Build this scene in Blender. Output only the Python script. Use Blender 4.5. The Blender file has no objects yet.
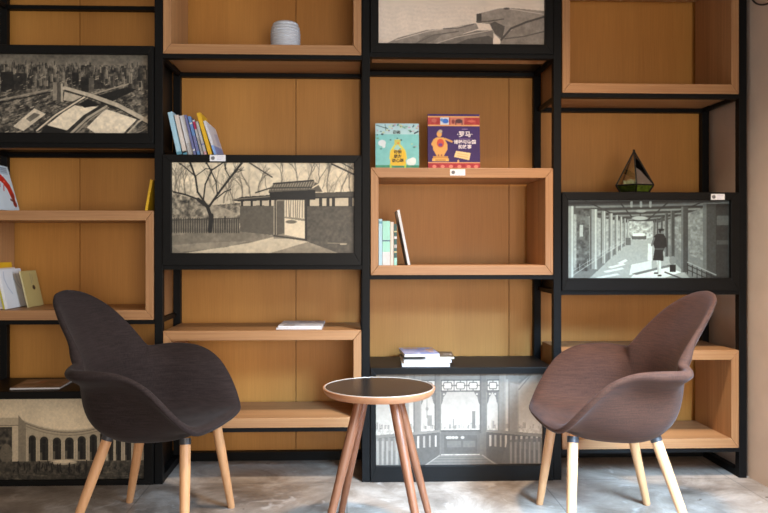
import bpy, bmesh, math, random
import numpy as np
from mathutils import Vector, Matrix

C = bpy.context.scene.collection
R = math.radians

# ------------------------------------------------------------------ camera geometry
FPX = 746.7
YAW = R(2.0)
VPX, HOR = 347.0, 248.0
PPX = VPX + FPX * math.tan(YAW)
CAM = Vector((0.0, -3.07, 0.963))
FWD = Vector((math.sin(YAW), math.cos(YAW), 0))
RGT = Vector((math.cos(YAW), -math.sin(YAW), 0))
UPV = Vector((0, 0, 1))

def P(u, v, Y):
    """a photograph point carried out to the depth Y of the room"""
    d = FWD + RGT * ((u - PPX) / FPX) + UPV * ((HOR - v) / FPX)
    return CAM + d * ((Y - CAM.y) / d.y)

# ------------------------------------------------------------------ materials
def nd(nt, t, x=0, y=0, **kw):
    n = nt.nodes.new(t); n.location = (x, y)
    for k, v in kw.items():
        setattr(n, k, v)
    return n

def new_mat(name):
    m = bpy.data.materials.new(name); m.use_nodes = True
    nt = m.node_tree
    b = nt.nodes['Principled BSDF']
    return m, nt, b

def plain(name, col, rough=.5, metal=0., var=.08, scale=30., bump=0., coat=0., spec=.5):
    m, nt, b = new_mat(name)
    tc = nd(nt, 'ShaderNodeTexCoord', -900, 0)
    no = nd(nt, 'ShaderNodeTexNoise', -700, 0)
    no.inputs['Scale'].default_value = scale
    no.inputs['Detail'].default_value = 4
    nt.links.new(tc.outputs['Object'], no.inputs['Vector'])
    rp = nd(nt, 'ShaderNodeValToRGB', -450, 0)
    rp.color_ramp.elements[0].position = .3; rp.color_ramp.elements[1].position = .7
    rp.color_ramp.elements[0].color = (*[c * (1 - var) for c in col], 1)
    rp.color_ramp.elements[1].color = (*[min(1, c * (1 + var)) for c in col], 1)
    nt.links.new(no.outputs['Fac'], rp.inputs['Fac'])
    nt.links.new(rp.outputs['Color'], b.inputs['Base Color'])
    b.inputs['Roughness'].default_value = rough
    b.inputs['Metallic'].default_value = metal
    b.inputs['Specular IOR Level'].default_value = spec
    b.inputs['Coat Weight'].default_value = coat
    if bump:
        bp = nd(nt, 'ShaderNodeBump', -250, -250)
        bp.inputs['Strength'].default_value = bump
        bp.inputs['Distance'].default_value = .002
        nt.links.new(no.outputs['Fac'], bp.inputs['Height'])
        nt.links.new(bp.outputs['Normal'], b.inputs['Normal'])
    return m

def wood(name, c0, c1, axis='Z', rough=.45, fine=220., bumps=.15, wide=6.):
    """straight-grained wood: noise stretched along the grain axis"""
    m, nt, b = new_mat(name)
    tc = nd(nt, 'ShaderNodeTexCoord', -1200, 0)
    mp = nd(nt, 'ShaderNodeMapping', -1000, 0)
    s = {'X': (.02, 1, 1), 'Y': (1, .02, 1), 'Z': (1, 1, .02)}[axis]
    mp.inputs['Scale'].default_value = s
    nt.links.new(tc.outputs['Object'], mp.inputs['Vector'])
    n1 = nd(nt, 'ShaderNodeTexNoise', -800, 150); n1.inputs['Scale'].default_value = fine
    n1.inputs['Detail'].default_value = 3
    n2 = nd(nt, 'ShaderNodeTexNoise', -800, -150); n2.inputs['Scale'].default_value = wide
    n2.inputs['Detail'].default_value = 3
    nt.links.new(mp.outputs['Vector'], n1.inputs['Vector'])
    nt.links.new(mp.outputs['Vector'], n2.inputs['Vector'])
    mx = nd(nt, 'ShaderNodeMath', -600, 0, operation='MULTIPLY_ADD')
    mx.inputs[1].default_value = .45
    nt.links.new(n1.outputs['Fac'], mx.inputs[0])
    m2 = nd(nt, 'ShaderNodeMath', -600, -200, operation='MULTIPLY'); m2.inputs[1].default_value = .55
    nt.links.new(n2.outputs['Fac'], m2.inputs[0])
    nt.links.new(m2.outputs[0], mx.inputs[2])
    rp = nd(nt, 'ShaderNodeValToRGB', -400, 0)
    rp.color_ramp.elements[0].position = .33; rp.color_ramp.elements[1].position = .67
    rp.color_ramp.elements[0].color = (*c0, 1); rp.color_ramp.elements[1].color = (*c1, 1)
    nt.links.new(mx.outputs[0], rp.inputs['Fac'])
    nt.links.new(rp.outputs['Color'], b.inputs['Base Color'])
    b.inputs['Roughness'].default_value = rough
    bp = nd(nt, 'ShaderNodeBump', -250, -250)
    bp.inputs['Strength'].default_value = bumps; bp.inputs['Distance'].default_value = .001
    nt.links.new(n1.outputs['Fac'], bp.inputs['Height'])
    nt.links.new(bp.outputs['Normal'], b.inputs['Normal'])
    return m

def fabric(name, c0, c1):
    m, nt, b = new_mat(name)
    tc = nd(nt, 'ShaderNodeTexCoord', -1200, 0)
    outs = []
    for k, sc in enumerate(((1, 1, .06), (.06, .06, 1))):
        mp = nd(nt, 'ShaderNodeMapping', -1000, 200 - 300 * k)
        mp.inputs['Scale'].default_value = sc
        nt.links.new(tc.outputs['Object'], mp.inputs['Vector'])
        n = nd(nt, 'ShaderNodeTexNoise', -800, 200 - 300 * k)
        n.inputs['Scale'].default_value = (420, 300)[k]; n.inputs['Detail'].default_value = 2
        nt.links.new(mp.outputs['Vector'], n.inputs['Vector'])
        outs.append(n)
    ad = nd(nt, 'ShaderNodeMath', -600, 0, operation='ADD')
    nt.links.new(outs[0].outputs['Fac'], ad.inputs[0]); nt.links.new(outs[1].outputs['Fac'], ad.inputs[1])
    ml = nd(nt, 'ShaderNodeMath', -500, -150, operation='MULTIPLY'); ml.inputs[1].default_value = .5
    nt.links.new(ad.outputs[0], ml.inputs[0])
    rp = nd(nt, 'ShaderNodeValToRGB', -400, 0)
    rp.color_ramp.elements[0].position = .38; rp.color_ramp.elements[1].position = .62
    rp.color_ramp.elements[0].color = (*c0, 1); rp.color_ramp.elements[1].color = (*c1, 1)
    nt.links.new(ml.outputs[0], rp.inputs['Fac'])
    nt.links.new(rp.outputs['Color'], b.inputs['Base Color'])
    b.inputs['Roughness'].default_value = .85
    b.inputs['Specular IOR Level'].default_value = .25
    b.inputs['Sheen Weight'].default_value = .04
    b.inputs['Sheen Roughness'].default_value = .4
    bp = nd(nt, 'ShaderNodeBump', -250, -250)
    bp.inputs['Strength'].default_value = .09; bp.inputs['Distance'].default_value = .001
    nt.links.new(ml.outputs[0], bp.inputs['Height'])
    nt.links.new(bp.outputs['Normal'], b.inputs['Normal'])
    return m

def floor_mat():
    m, nt, b = new_mat('stone_floor')
    tc = nd(nt, 'ShaderNodeTexCoord', -1600, 0)
    n1 = nd(nt, 'ShaderNodeTexNoise', -1300, 300); n1.inputs['Scale'].default_value = 3.4
    n1.inputs['Detail'].default_value = 9; n1.inputs['Roughness'].default_value = .7; n1.inputs['Distortion'].default_value = .6
    n2 = nd(nt, 'ShaderNodeTexNoise', -1300, 0); n2.inputs['Scale'].default_value = 11
    n2.inputs['Detail'].default_value = 7; n2.inputs['Distortion'].default_value = 1.2
    n3 = nd(nt, 'ShaderNodeTexNoise', -1300, -300); n3.inputs['Scale'].default_value = 1.3; n3.inputs['Detail'].default_value = 3
    br = nd(nt, 'ShaderNodeTexBrick', -1300, -600)
    br.offset = .0
    br.inputs['Scale'].default_value = 1.0
    br.inputs['Brick Width'].default_value = .8; br.inputs['Row Height'].default_value = .8
    br.inputs['Mortar Size'].default_value = .003; br.inputs['Mortar Smooth'].default_value = .2
    br.inputs['Color1'].default_value = (1, 1, 1, 1); br.inputs['Color2'].default_value = (.86, .86, .86, 1)
    br.inputs['Mortar'].default_value = (.55, .55, .55, 1)
    for n in (n1, n2, n3, br):
        nt.links.new(tc.outputs['Object'], n.inputs['Vector'])
    r1 = nd(nt, 'ShaderNodeValToRGB', -1000, 300)
    e = r1.color_ramp.elements
    e[0].position = .34; e[0].color = (.135, .102, .078, 1)
    e[1].position = .68; e[1].color = (.55, .47, .40, 1)
    k = e.new(.5); k.color = (.30, .24, .192, 1)
    nt.links.new(n1.outputs['Fac'], r1.inputs['Fac'])
    r2 = nd(nt, 'ShaderNodeValToRGB', -1000, 0)
    r2.color_ramp.elements[0].position = .60; r2.color_ramp.elements[0].color = (0, 0, 0, 1)
    r2.color_ramp.elements[1].position = .74; r2.color_ramp.elements[1].color = (1, 1, 1, 1)
    nt.links.new(n2.outputs['Fac'], r2.inputs['Fac'])
    mx = nd(nt, 'ShaderNodeMixRGB', -700, 200); mx.inputs['Color2'].default_value = (.66, .60, .55, 1)
    mf = nd(nt, 'ShaderNodeMath', -850, 0, operation='MULTIPLY'); mf.inputs[1].default_value = .55
    nt.links.new(r2.outputs['Color'], mf.inputs[0]); nt.links.new(mf.outputs[0], mx.inputs['Fac'])
    nt.links.new(r1.outputs['Color'], mx.inputs['Color1'])
    m2 = nd(nt, 'ShaderNodeMixRGB', -500, 100, blend_type='MULTIPLY'); m2.inputs['Fac'].default_value = 1
    nt.links.new(mx.outputs['Color'], m2.inputs['Color1']); nt.links.new(br.outputs['Color'], m2.inputs['Color2'])
    nt.links.new(m2.outputs['Color'], b.inputs['Base Color'])
    rr = nd(nt, 'ShaderNodeMapRange', -600, -300)
    rr.inputs['To Min'].default_value = .18; rr.inputs['To Max'].default_value = .5
    nt.links.new(n2.outputs['Fac'], rr.inputs['Value']); nt.links.new(rr.outputs['Result'], b.inputs['Roughness'])
    bp = nd(nt, 'ShaderNodeBump', -300, -300); bp.inputs['Strength'].default_value = .09; bp.inputs['Distance'].default_value = .004
    nt.links.new(n2.outputs['Fac'], bp.inputs['Height']); nt.links.new(bp.outputs['Normal'], b.inputs['Normal'])
    return m

def attr_mat(name, rough=.5, coat=0., coat_rough=.05):
    """the printed image lives in the mesh's own colour layer"""
    m, nt, b = new_mat(name)
    a = nd(nt, 'ShaderNodeVertexColor', -400, 0); a.layer_name = 'Print'
    nt.links.new(a.outputs['Color'], b.inputs['Base Color'])
    b.inputs['Roughness'].default_value = rough
    b.inputs['Coat Weight'].default_value = coat
    b.inputs['Coat Roughness'].default_value = coat_rough
    return m

def glass_mat():
    m = bpy.data.materials.new('thin_clear_glass'); m.use_nodes = True
    nt = m.node_tree; nt.nodes.remove(nt.nodes['Principled BSDF'])
    out = nt.nodes['Material Output']
    tr = nd(nt, 'ShaderNodeBsdfTransparent', -400, 100); tr.inputs['Color'].default_value = (.93, .97, .95, 1)
    gl = nd(nt, 'ShaderNodeBsdfGlossy', -400, -100); gl.inputs['Roughness'].default_value = .02
    fr = nd(nt, 'ShaderNodeFresnel', -600, 250); fr.inputs['IOR'].default_value = 1.5
    ma = nd(nt, 'ShaderNodeMath', -420, 250, operation='MULTIPLY_ADD'); ma.inputs[1].default_value = 1.2; ma.inputs[2].default_value = .05
    nt.links.new(fr.outputs[0], ma.inputs[0])
    mx = nd(nt, 'ShaderNodeMixShader', -150, 0)
    nt.links.new(ma.outputs[0], mx.inputs[0]); nt.links.new(tr.outputs[0], mx.inputs[1]); nt.links.new(gl.outputs[0], mx.inputs[2])
    nt.links.new(mx.outputs[0], out.inputs['Surface'])
    return m

M = {
    'panel': wood('oak_veneer', (.45, .190, .033), (.59, .270, .055), 'Z', .5, 260, .1, 5),
    'oak_x': wood('oak_board_across', (.28, .13, .052), (.48, .25, .108), 'X', .45, 160, .2, 12),
    'oak_z': wood('oak_board_upright', (.28, .13, .052), (.48, .25, .108), 'Z', .45, 160, .2, 12),
    'oak_y': wood('oak_board_deep', (.40, .21, .075), (.52, .285, .115), 'Y', .5, 160, .15, 12),
    'black': plain('black_metal', (.0045, .0045, .0046), .5, 0., .1, 60, spec=.14),
    'blackbox': plain('black_lacquer', (.0052, .0050, .0048), .45, 0., .12, 30, spec=.16),
    'screw': plain('screw_steel', (.55, .52, .48), .3, .9, .05, 60),
    'label': plain('white_label', (.80, .80, .82), .5, 0, .02, 60),
    'labelmark': plain('label_grey_mark', (.16, .16, .17), .6, 0, .3, 400),
    'labelline': plain('label_pale_print', (.62, .60, .70), .6, 0, .1, 400),
    'wall': plain('beige_plaster', (.62, .47, .365), .75, 0, .05, 9, .1),
    'ceil': plain('ceiling_paint', (.55, .50, .44), .8, 0, .03, 9),
    'backwall': plain('dark_backing', (.06, .04, .03), .8, 0, .05, 9),
    'floor': floor_mat(),
    'leg': wood('beech_leg', (.49, .235, .10), (.60, .315, .145), 'Z', .38, 120, .05, 10),
    'tleg': wood('walnut_toned_leg', (.17, .060, .026), (.25, .092, .042), 'Z', .35, 120, .05, 10),
    'ring': plain('table_edge_wood', (.40, .17, .075), .35, 0, .1, 40),
    'tabletop': plain('dark_laminate', (.012, .011, .010), .24, 0, .1, 40),
    'tablerim': plain('pale_table_rim', (.42, .36, .30), .3, 0, .05, 40),
    'fab_dark': fabric('charcoal_fabric', (.013, .0078, .0074), (.028, .0185, .018)),
    'fab_brown': fabric('brown_fabric', (.031, .0102, .0045), (.062, .0215, .0103)),
    'ferrule': plain('grey_ferrule', (.05, .05, .055), .4, .5, .05, 60),
    'print': attr_mat('photo_print', .45, .0, .12),
    'cover': attr_mat('book_cover_print', .4, .2, .1),
    'glass': glass_mat(),
    'came': plain('dark_lead_came', (.02, .018, .015), .4, .6, .1, 60),
    'moss': plain('green_moss', (.20, .27, .02), .9, 0, .6, 60, .8),
    'succ': plain('pale_succulent', (.30, .36, .22), .6, 0, .2, 40),
    'pages': plain('paper_pages', (.72, .69, .62), .7, 0, .06, 300),
    'paper': plain('white_paper', (.78, .78, .80), .5, 0, .02, 60),
    'plate': plain('grey_stoneware', (.56, .59, .65), .4, 0, .06, 40),
    'cord': plain('black_cord', (.012, .010, .01), .5, 0, .1, 60),
}
_cols = {}
def colm(name, col, rough=.45):
    if name not in _cols:
        _cols[name] = plain(name, col, rough, 0, .05, 40)
    return _cols[name]

# ------------------------------------------------------------------ mesh helpers
class MB:
    def __init__(s): s.v = []; s.f = []; s.mi = []
    def add(s, vs, fs, mi=0):
        o = len(s.v); s.v += [tuple(v) for v in vs]
        for f in fs: s.f.append(tuple(i + o for i in f)); s.mi.append(mi)
        return s
    def box(s, x0, x1, y0, y1, z0, z1, mi=0):
        vs = [(x0, y0, z0), (x1, y0, z0), (x1, y1, z0), (x0, y1, z0), (x0, y0, z1), (x1, y0, z1), (x1, y1, z1), (x0, y1, z1)]
        return s.add(vs, [(0, 3, 2, 1), (4, 5, 6, 7), (0, 1, 5, 4), (1, 2, 6, 5), (2, 3, 7, 6), (3, 0, 4, 7)], mi)
    def prism(s, poly, y0, y1, mi=0):
        """poly: (x, z) points, extruded in y"""
        n = len(poly)
        vs = [(x, y0, z) for x, z in poly] + [(x, y1, z) for x, z in poly]
        fs = [tuple(range(n)), tuple(range(2 * n - 1, n - 1, -1))] + [(i, i + n, (i + 1) % n + n, (i + 1) % n) for i in range(n)]
        return s.add(vs, fs, mi)
    def tube(s, pts, rad, n=12, mi=0, cap=True):
        pts = [Vector(p) for p in pts]
        rad = rad if isinstance(rad, (list, tuple)) else [rad] * len(pts)
        vs, fs = [], []
        ref = None
        for i, p in enumerate(pts):
            d = (pts[min(i + 1, len(pts) - 1)] - pts[max(i - 1, 0)]).normalized()
            if ref is None:
                ref = d.orthogonal().normalized()
            a = (ref - d * ref.dot(d)).normalized(); ref = a
            b = d.cross(a)
            for k in range(n):
                t = 2 * math.pi * k / n
                vs.append(p + (a * math.cos(t) + b * math.sin(t)) * rad[i])
        for i in range(len(pts) - 1):
            for k in range(n):
                k2 = (k + 1) % n
                fs.append((i * n + k, i * n + k2, (i + 1) * n + k2, (i + 1) * n + k))
        if cap:
            fs.append(tuple(range(n - 1, -1, -1))); fs.append(tuple(range((len(pts) - 1) * n, len(pts) * n)))
        return s.add(vs, fs, mi)
    def lathe(s, prof, n=48, c=(0, 0, 0), mi=0):
        """prof: (r, z) pairs from bottom to top; ends with r = 0 are closed"""
        vs, fs = [], []
        for r, z in prof:
            for k in range(n):
                t = 2 * math.pi * k / n
                vs.append((c[0] + r * math.cos(t), c[1] + r * math.sin(t), c[2] + z))
        for i in range(len(prof) - 1):
            for k in range(n):
                k2 = (k + 1) % n
                fs.append((i * n + k, i * n + k2, (i + 1) * n + k2, (i + 1) * n + k))
        fs.append(tuple(range(n - 1, -1, -1))); fs.append(tuple(range((len(prof) - 1) * n, len(prof) * n)))
        return s.add(vs, fs, mi)
    def build(s, name, mats, parent=None, bevel=0., smooth=False, sub=0, loc=None):
        me = bpy.data.meshes.new(name)
        me.from_pydata(s.v, [], s.f)
        mats = mats if isinstance(mats, (list, tuple)) else [mats]
        for m in mats: me.materials.append(m)
        me.polygons.foreach_set('material_index', s.mi)
        bm = bmesh.new(); bm.from_mesh(me)
        bmesh.ops.recalc_face_normals(bm, faces=bm.faces); bm.to_mesh(me); bm.free()
        o = bpy.data.objects.new(name, me); C.objects.link(o)
        if parent: o.parent = parent
        if loc: o.location = loc
        if smooth: smooth_mesh(me)
        if bevel:
            md = o.modifiers.new('bevel', 'BEVEL'); md.width = bevel; md.segments = 2; md.limit_method = 'ANGLE'
        if sub:
            md = o.modifiers.new('sub', 'SUBSURF'); md.levels = sub; md.render_levels = sub
        return o

def smooth_mesh(me, ang=40):
    me.polygons.foreach_set('use_smooth', [True] * len(me.polygons))
    try: me.set_sharp_from_angle(angle=R(ang))
    except Exception: pass

def thing(name, label, cat, loc=(0, 0, 0), rz=0., group=None):
    o = bpy.data.objects.new(name, None); C.objects.link(o)
    o.empty_display_size = .05
    o.location = loc; o.rotation_euler = (0, 0, rz)
    return tag(o, label, cat, group)

def tag(o, label, cat, group=None):
    o['label'] = label; o['category'] = cat
    if group: o['group'] = group
    return o

def struct(o):
    o['kind'] = 'structure'; return o

# ------------------------------------------------------------------ painter for printed pictures
def s2l(a):
    a = np.clip(a, 0, 1)
    return np.where(a <= .04045, a / 12.92, ((a + .055) / 1.055) ** 2.4)

class Canvas:
    """small raster painted with shapes; units are those of the box (x0, y0)-(x1, y1), y downward"""
    def __init__(s, w, x0, y0, x1, y1, seed=1, base=.5):
        s.w = w; s.h = max(2, int(round(w * (y1 - y0) / (x1 - x0))))
        s.x0, s.y0, s.x1, s.y1 = x0, y0, x1, y1
        xs = np.linspace(x0, x1, s.w); ys = np.linspace(y0, y1, s.h)
        s.X, s.Y = np.meshgrid(xs, ys)
        s.px = (x1 - x0) / (s.w - 1)
        base = np.array(base, dtype=float)
        s.A = np.ones((s.h, s.w, 3)) * base
        s.rng = np.random.default_rng(seed); s.rnd = random.Random(seed)
    def put(s, mask, val, alpha=1.):
        m = (np.clip(mask, 0, 1) * alpha)[..., None]
        s.A = s.A * (1 - m) + np.array(val, dtype=float) * m
    def pmask(s, pts):
        m = np.zeros(s.X.shape, bool); n = len(pts)
        for i in range(n):
            xa, ya = pts[i]; xb, yb = pts[(i + 1) % n]
            if ya == yb: continue
            c = ((ya > s.Y) != (yb > s.Y)) & (s.X < (xb - xa) * (s.Y - ya) / (yb - ya) + xa)
            m ^= c
        return m.astype(float)
    def poly(s, pts, val, alpha=1.): s.put(s.pmask(pts), val, alpha)
    def rect(s, a, b, c, d, val, alpha=1.):
        s.put(((s.X >= a) & (s.X <= c) & (s.Y >= b) & (s.Y <= d)).astype(float), val, alpha)
    def ell(s, cx, cy, rx, ry, val, alpha=1.):
        d = np.sqrt(((s.X - cx) / rx) ** 2 + ((s.Y - cy) / ry) ** 2)
        s.put(np.clip((1 - d) * min(rx, ry) / s.px + .5, 0, 1), val, alpha)
    def line(s, pts, wd, val, alpha=1.):
        for (xa, ya), (xb, yb) in zip(pts[:-1], pts[1:]):
            dx, dy = xb - xa, yb - ya; L = dx * dx + dy * dy + 1e-9
            t = np.clip(((s.X - xa) * dx + (s.Y - ya) * dy) / L, 0, 1)
            d = np.hypot(s.X - xa - t * dx, s.Y - ya - t * dy)
            s.put(np.clip((wd / 2 - d) / s.px + .5, 0, 1) * min(1, wd / s.px), val, alpha)
    def noise(s, cell):
        gw, gh = int((s.x1 - s.x0) / cell) + 3, int((s.y1 - s.y0) / cell) + 3
        g = s.rng.random((gh, gw)) * 2 - 1
        fx = (s.X - s.x0) / cell; fy = (s.Y - s.y0) / cell
        ix, iy = fx.astype(int), fy.astype(int); tx, ty = fx - ix, fy - iy
        tx = tx * tx * (3 - 2 * tx); ty = ty * ty * (3 - 2 * ty)
        return (g[iy, ix] * (1 - tx) + g[iy, ix + 1] * tx) * (1 - ty) + (g[iy + 1, ix] * (1 - tx) + g[iy + 1, ix + 1] * tx) * ty
    def mottle(s, amp, cell, mask=None, sy=1.):
        n = s.noise(cell) * .6 + s.noise(cell * .5) * .4
        if mask is not None: n = n * mask
        s.A = s.A + (n * amp)[..., None]
    def grad(s, mask, y0, v0, y1, v1):
        t = np.clip((s.Y - y0) / (y1 - y0), 0, 1)[..., None]
        g = np.array(v0, float) * (1 - t) + np.array(v1, float) * t
        m = np.clip(mask, 0, 1)[..., None]
        s.A = s.A * (1 - m) + g * m
    def branch(s, x, y, ang, ln, wd, val, depth, spread=.5, alpha=1.):
        x2, y2 = x + math.cos(ang) * ln, y - math.sin(ang) * ln
        xm, ym = (x + x2) / 2 + s.rnd.uniform(-.1, .1) * ln, (y + y2) / 2 + s.rnd.uniform(-.1, .1) * ln
        s.line([(x, y), (xm, ym), (x2, y2)], wd, val, alpha)
        if depth > 0:
            for k in range(s.rnd.choice((2, 2, 3))):
                s.branch(x2, y2, ang + s.rnd.uniform(-spread, spread), ln * s.rnd.uniform(.6, .85), wd * .62, val, depth - 1, spread, alpha)

def print_mesh(cv, name, x0, x1, z0, z1, y, mat, parent, tint=(1, 1, 1), gain=1., contrast=0):
    """a sheet facing -y that carries the canvas in its colour layer"""
    h, w = cv.h, cv.w
    xs = np.linspace(x0, x1, w); zs = np.linspace(z1, z0, h)
    XX, ZZ = np.meshgrid(xs, zs)
    co = np.stack([XX, np.full_like(XX, y), ZZ], -1).reshape(-1, 3).astype(np.float32)
    i = np.arange(h * w).reshape(h, w)
    q = np.stack([i[1:, :-1], i[1:, 1:], i[:-1, 1:], i[:-1, :-1]], -1).reshape(-1, 4).astype(np.int32)
    me = bpy.data.meshes.new(name)
    me.vertices.add(len(co)); me.vertices.foreach_set('co', co.ravel())
    me.loops.add(q.size); me.loops.foreach_set('vertex_index', q.ravel())
    me.polygons.add(len(q)); me.polygons.foreach_set('loop_start', np.arange(0, q.size, 4, dtype=np.int32))
    me.update(calc_edges=True)
    ca = me.color_attributes.new('Print', 'FLOAT_COLOR', 'POINT')
    A = np.clip(cv.A, 0, 1)
    if contrast: A = np.clip(.46 + (A - .46) * contrast, .02, .97)
    rgb = s2l(A * np.array(tint)) * gain
    rgba = np.concatenate([rgb, np.ones((h, w, 1))], -1).astype(np.float32)
    ca.data.foreach_set('color', rgba.ravel())
    me.materials.append(mat)
    o = bpy.data.objects.new(name, me); C.objects.link(o)
    if parent: o.parent = parent
    return o

# ================================================================== SETTING
Y_BACK = .362          # face of the oak panelling
Y_REAR = .325          # front face of the rear posts
TB = .033              # steel tube
XW = P(750, 300, 0).x + .004   # side wall

fl = MB().box(-3.2, XW + .1, -6.2, .5, -.05, 0).build('floor', M['floor']); struct(fl)
struct(MB().box(XW, XW + .12, -6.2, .5, 0, 3.0).build('wall_right', M['wall']))
struct(MB().box(-3.2, XW + .1, -6.2, .5, 3.0, 3.08).build('ceiling', M['ceil']))
# the panelled back wall: tall veneer sheets with fine dark joints
seams = [P(u, 250, Y_BACK).x for u in (80, 296, 509)]
step = .99
edges = [seams[0] - 2 * step, seams[0] - step] + seams + [XW]
mb = MB()
for a, b in zip(edges[:-1], edges[1:]):
    mb.box(a + .0014, b - .0014, Y_BACK, Y_BACK + .018, 0, 3.0, 0)
mb.box(edges[0], edges[-1], Y_BACK + .019, Y_BACK + .12, 0, 3.0, 1)
struct(mb.build('wall_back', [M['panel'], M['backwall']]))

# ================================================================== RACK
post_u = [-34, 158.5, 366, 557.5, 743]
post_x = [P(u, 260, 0).x for u in post_u]
rack = thing('shelving_rack', 'tall black steel tube shelving rack holding oak boxes and framed photographs', 'shelving rack', (0, 0, 0))
TOPZ = 2.32
for x in post_x:
    MB().box(x - TB / 2, x + TB / 2, 0, TB, 0, TOPZ).build('post', M['black'], rack, .002)
    MB().box(x - TB / 2, x + TB / 2, Y_REAR, Y_REAR + TB, 0, TOPZ).build('post', M['black'], rack, .002)

def zf(u, v): return P(u, v, 0).z
GAP = .0015
def bay(i): return post_x[i] + TB / 2, post_x[i + 1] - TB / 2
def rail_front(i, ztop, h=.018):
    a, b = bay(i); MB().box(a, b, 0, TB, ztop - h, ztop).build('rail', M['black'], rack)
def rail_rear(i, ztop, h=.018):
    a, b = bay(i); MB().box(a, b, Y_REAR, Y_REAR + TB, ztop - h, ztop).build('rail', M['black'], rack)
def rail_side(k, ztop, h=.018):
    x = post_x[k]; MB().box(x - .010, x + .010, TB, Y_REAR, ztop - h, ztop).build('side_rail', M['black'], rack)

# ztop of each rail level per bay (front and rear rails share a level)
lev = {0: [zf(100, -20), zf(80, 143.3), zf(80, 320)],
       1: [zf(262, 54.5), zf(262, 265.3), zf(262, 427.7)],
       2: [zf(460, 53.5), zf(460, 275)],
       3: [zf(650, 93.5), zf(650, 290.5), zf(650, 448.5)]}
for i, ls in lev.items():
    for z in ls:
        rail_front(i, z); rail_rear(i, z)
    rail_rear(i, .04, .04)
    for z in ls:
        for k in (i, i + 1):
            # one side rail on the bay's own half of the shared post
            s = .0085 if k == i else -.0085
            x = post_x[k] + s
            MB().box(x - .0075, x + .0075, TB, Y_REAR, z - .018, z).build('side_rail', M['black'], rack)
    rail_front(i, TOPZ - .001); rail_rear(i, TOPZ - .001)
for x in post_x:
    MB().box(x - .0145, x + .0145, TB, Y_REAR, 0, .03).build('floor_rail', M['black'], rack)
    MB().box(x - .0145, x + .0145, TB, Y_REAR, TOPZ - .03, TOPZ).build('side_rail', M['black'], rack)

# ================================================================== OAK BOXES
BD = .322   # depth of boxes
BT = .040   # board thickness
BS = .032   # side board thickness
def oak_box(label, x0, x1, z0, z1, screws=0, tagu=None, y0=-.004):
    t = thing('oak_box', label, 'shelf box', ((x0 + x1) / 2, 0, z0), 0, 'open oak boxes in the steel rack')
    hx = (x1 - x0) / 2; h = z1 - z0; b = BT
    e = .0006
    def board(name, poly, mat):
        return MB().prism(poly, y0, BD).build(name, mat, t, .0015)
    q = BS
    board('bottom_board', [(-hx + e, 0), (hx - e, 0), (hx - q - e, b), (-hx + q + e, b)], M['oak_x'])
    board('top_board', [(-hx + e, h), (-hx + q + e, h - b), (hx - q - e, h - b), (hx - e, h)], M['oak_x'])
    board('side_board', [(-hx, e), (-hx + q, b + e), (-hx + q, h - b - e), (-hx, h - e)], M['oak_z'])
    board('side_board', [(hx, e), (hx, h - e), (hx - q, h - b - e), (hx - q, b + e)], M['oak_z'])
    for k in range(screws):
        sx = -hx * .82 + k * (hx * 1.64) / max(1, screws - 1)
        s = MB().lathe([(.0, -.0018), (.006, -.0018), (.0072, 0)], 12).build('screw', M['screw'], t, 0, True)
        s.location = (sx, .085 + .012 * (k % 2), 0)
    return t

def sticker(parent, cx, zc, y, w=.062, h=.026):
    """small white price-strip on a front edge, in the parent's own coordinates"""
    mb = MB().box(cx - w / 2, cx + w / 2, y - .0016, y, zc - h / 2, zc + h / 2, 0)
    mb.prism([(cx - w * .30 + .0078 * math.cos(a * math.pi / 8), zc + .0078 * math.sin(a * math.pi / 8)) for a in range(16)], y - .0020, y - .0015, 1)
    for k in range(3):
        mb.box(cx - w * .06, cx + w * (.38 - .07 * k), y - .0020, y - .0015, zc + .006 - .006 * k - .0012, zc + .006 - .006 * k + .0012, 2)
    o = mb.build('shelf_label', [M['label'], M['labelmark'], M['labelline']], parent)
    o['label'] = 'small white label stuck on the front edge'
    return o

def X(u, v=260): return P(u, v, 0).x
SH = lev
b1 = oak_box('oak box behind the charcoal chair, leftmost open box, holding white booklets', post_x[0] + TB / 2 + .003, post_x[1] - TB / 2 - .003, SH[0][2], zf(80, 210.5))
b2a = oak_box('oak box at the top with the ribbed grey pot standing in it', post_x[1] + TB / 2 + .003, post_x[2] - TB / 2 - .003, SH[1][0], SH[1][0] + .47, 4)
b2b = oak_box('low oak box between the charcoal chair and the round table, white booklet on top', post_x[1] + TB / 2 + .003, post_x[2] - TB / 2 - .003, SH[1][2], zf(262, 330.5))
b3 = oak_box('oak box with two picture books standing on top and thin books inside', post_x[2] + TB / 2 + .003, post_x[3] - TB / 2 - .003, SH[2][1], zf(460, 168))
b4a = oak_box('empty oak box at the top right beside the beige wall', post_x[3] + TB / 2 + .003, post_x[4] - TB / 2 - .003, SH[3][0], SH[3][0] + .53, 6)
b4b = oak_box('low empty oak box behind the brown chair', post_x[3] + TB / 2 + .003, post_x[4] - TB / 2 - .003, SH[3][2], zf(650, 350.5))
st = sticker(b3, X(457.5) - b3.location.x, zf(457, 172.5) - b3.location.z, -.0042)

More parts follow.
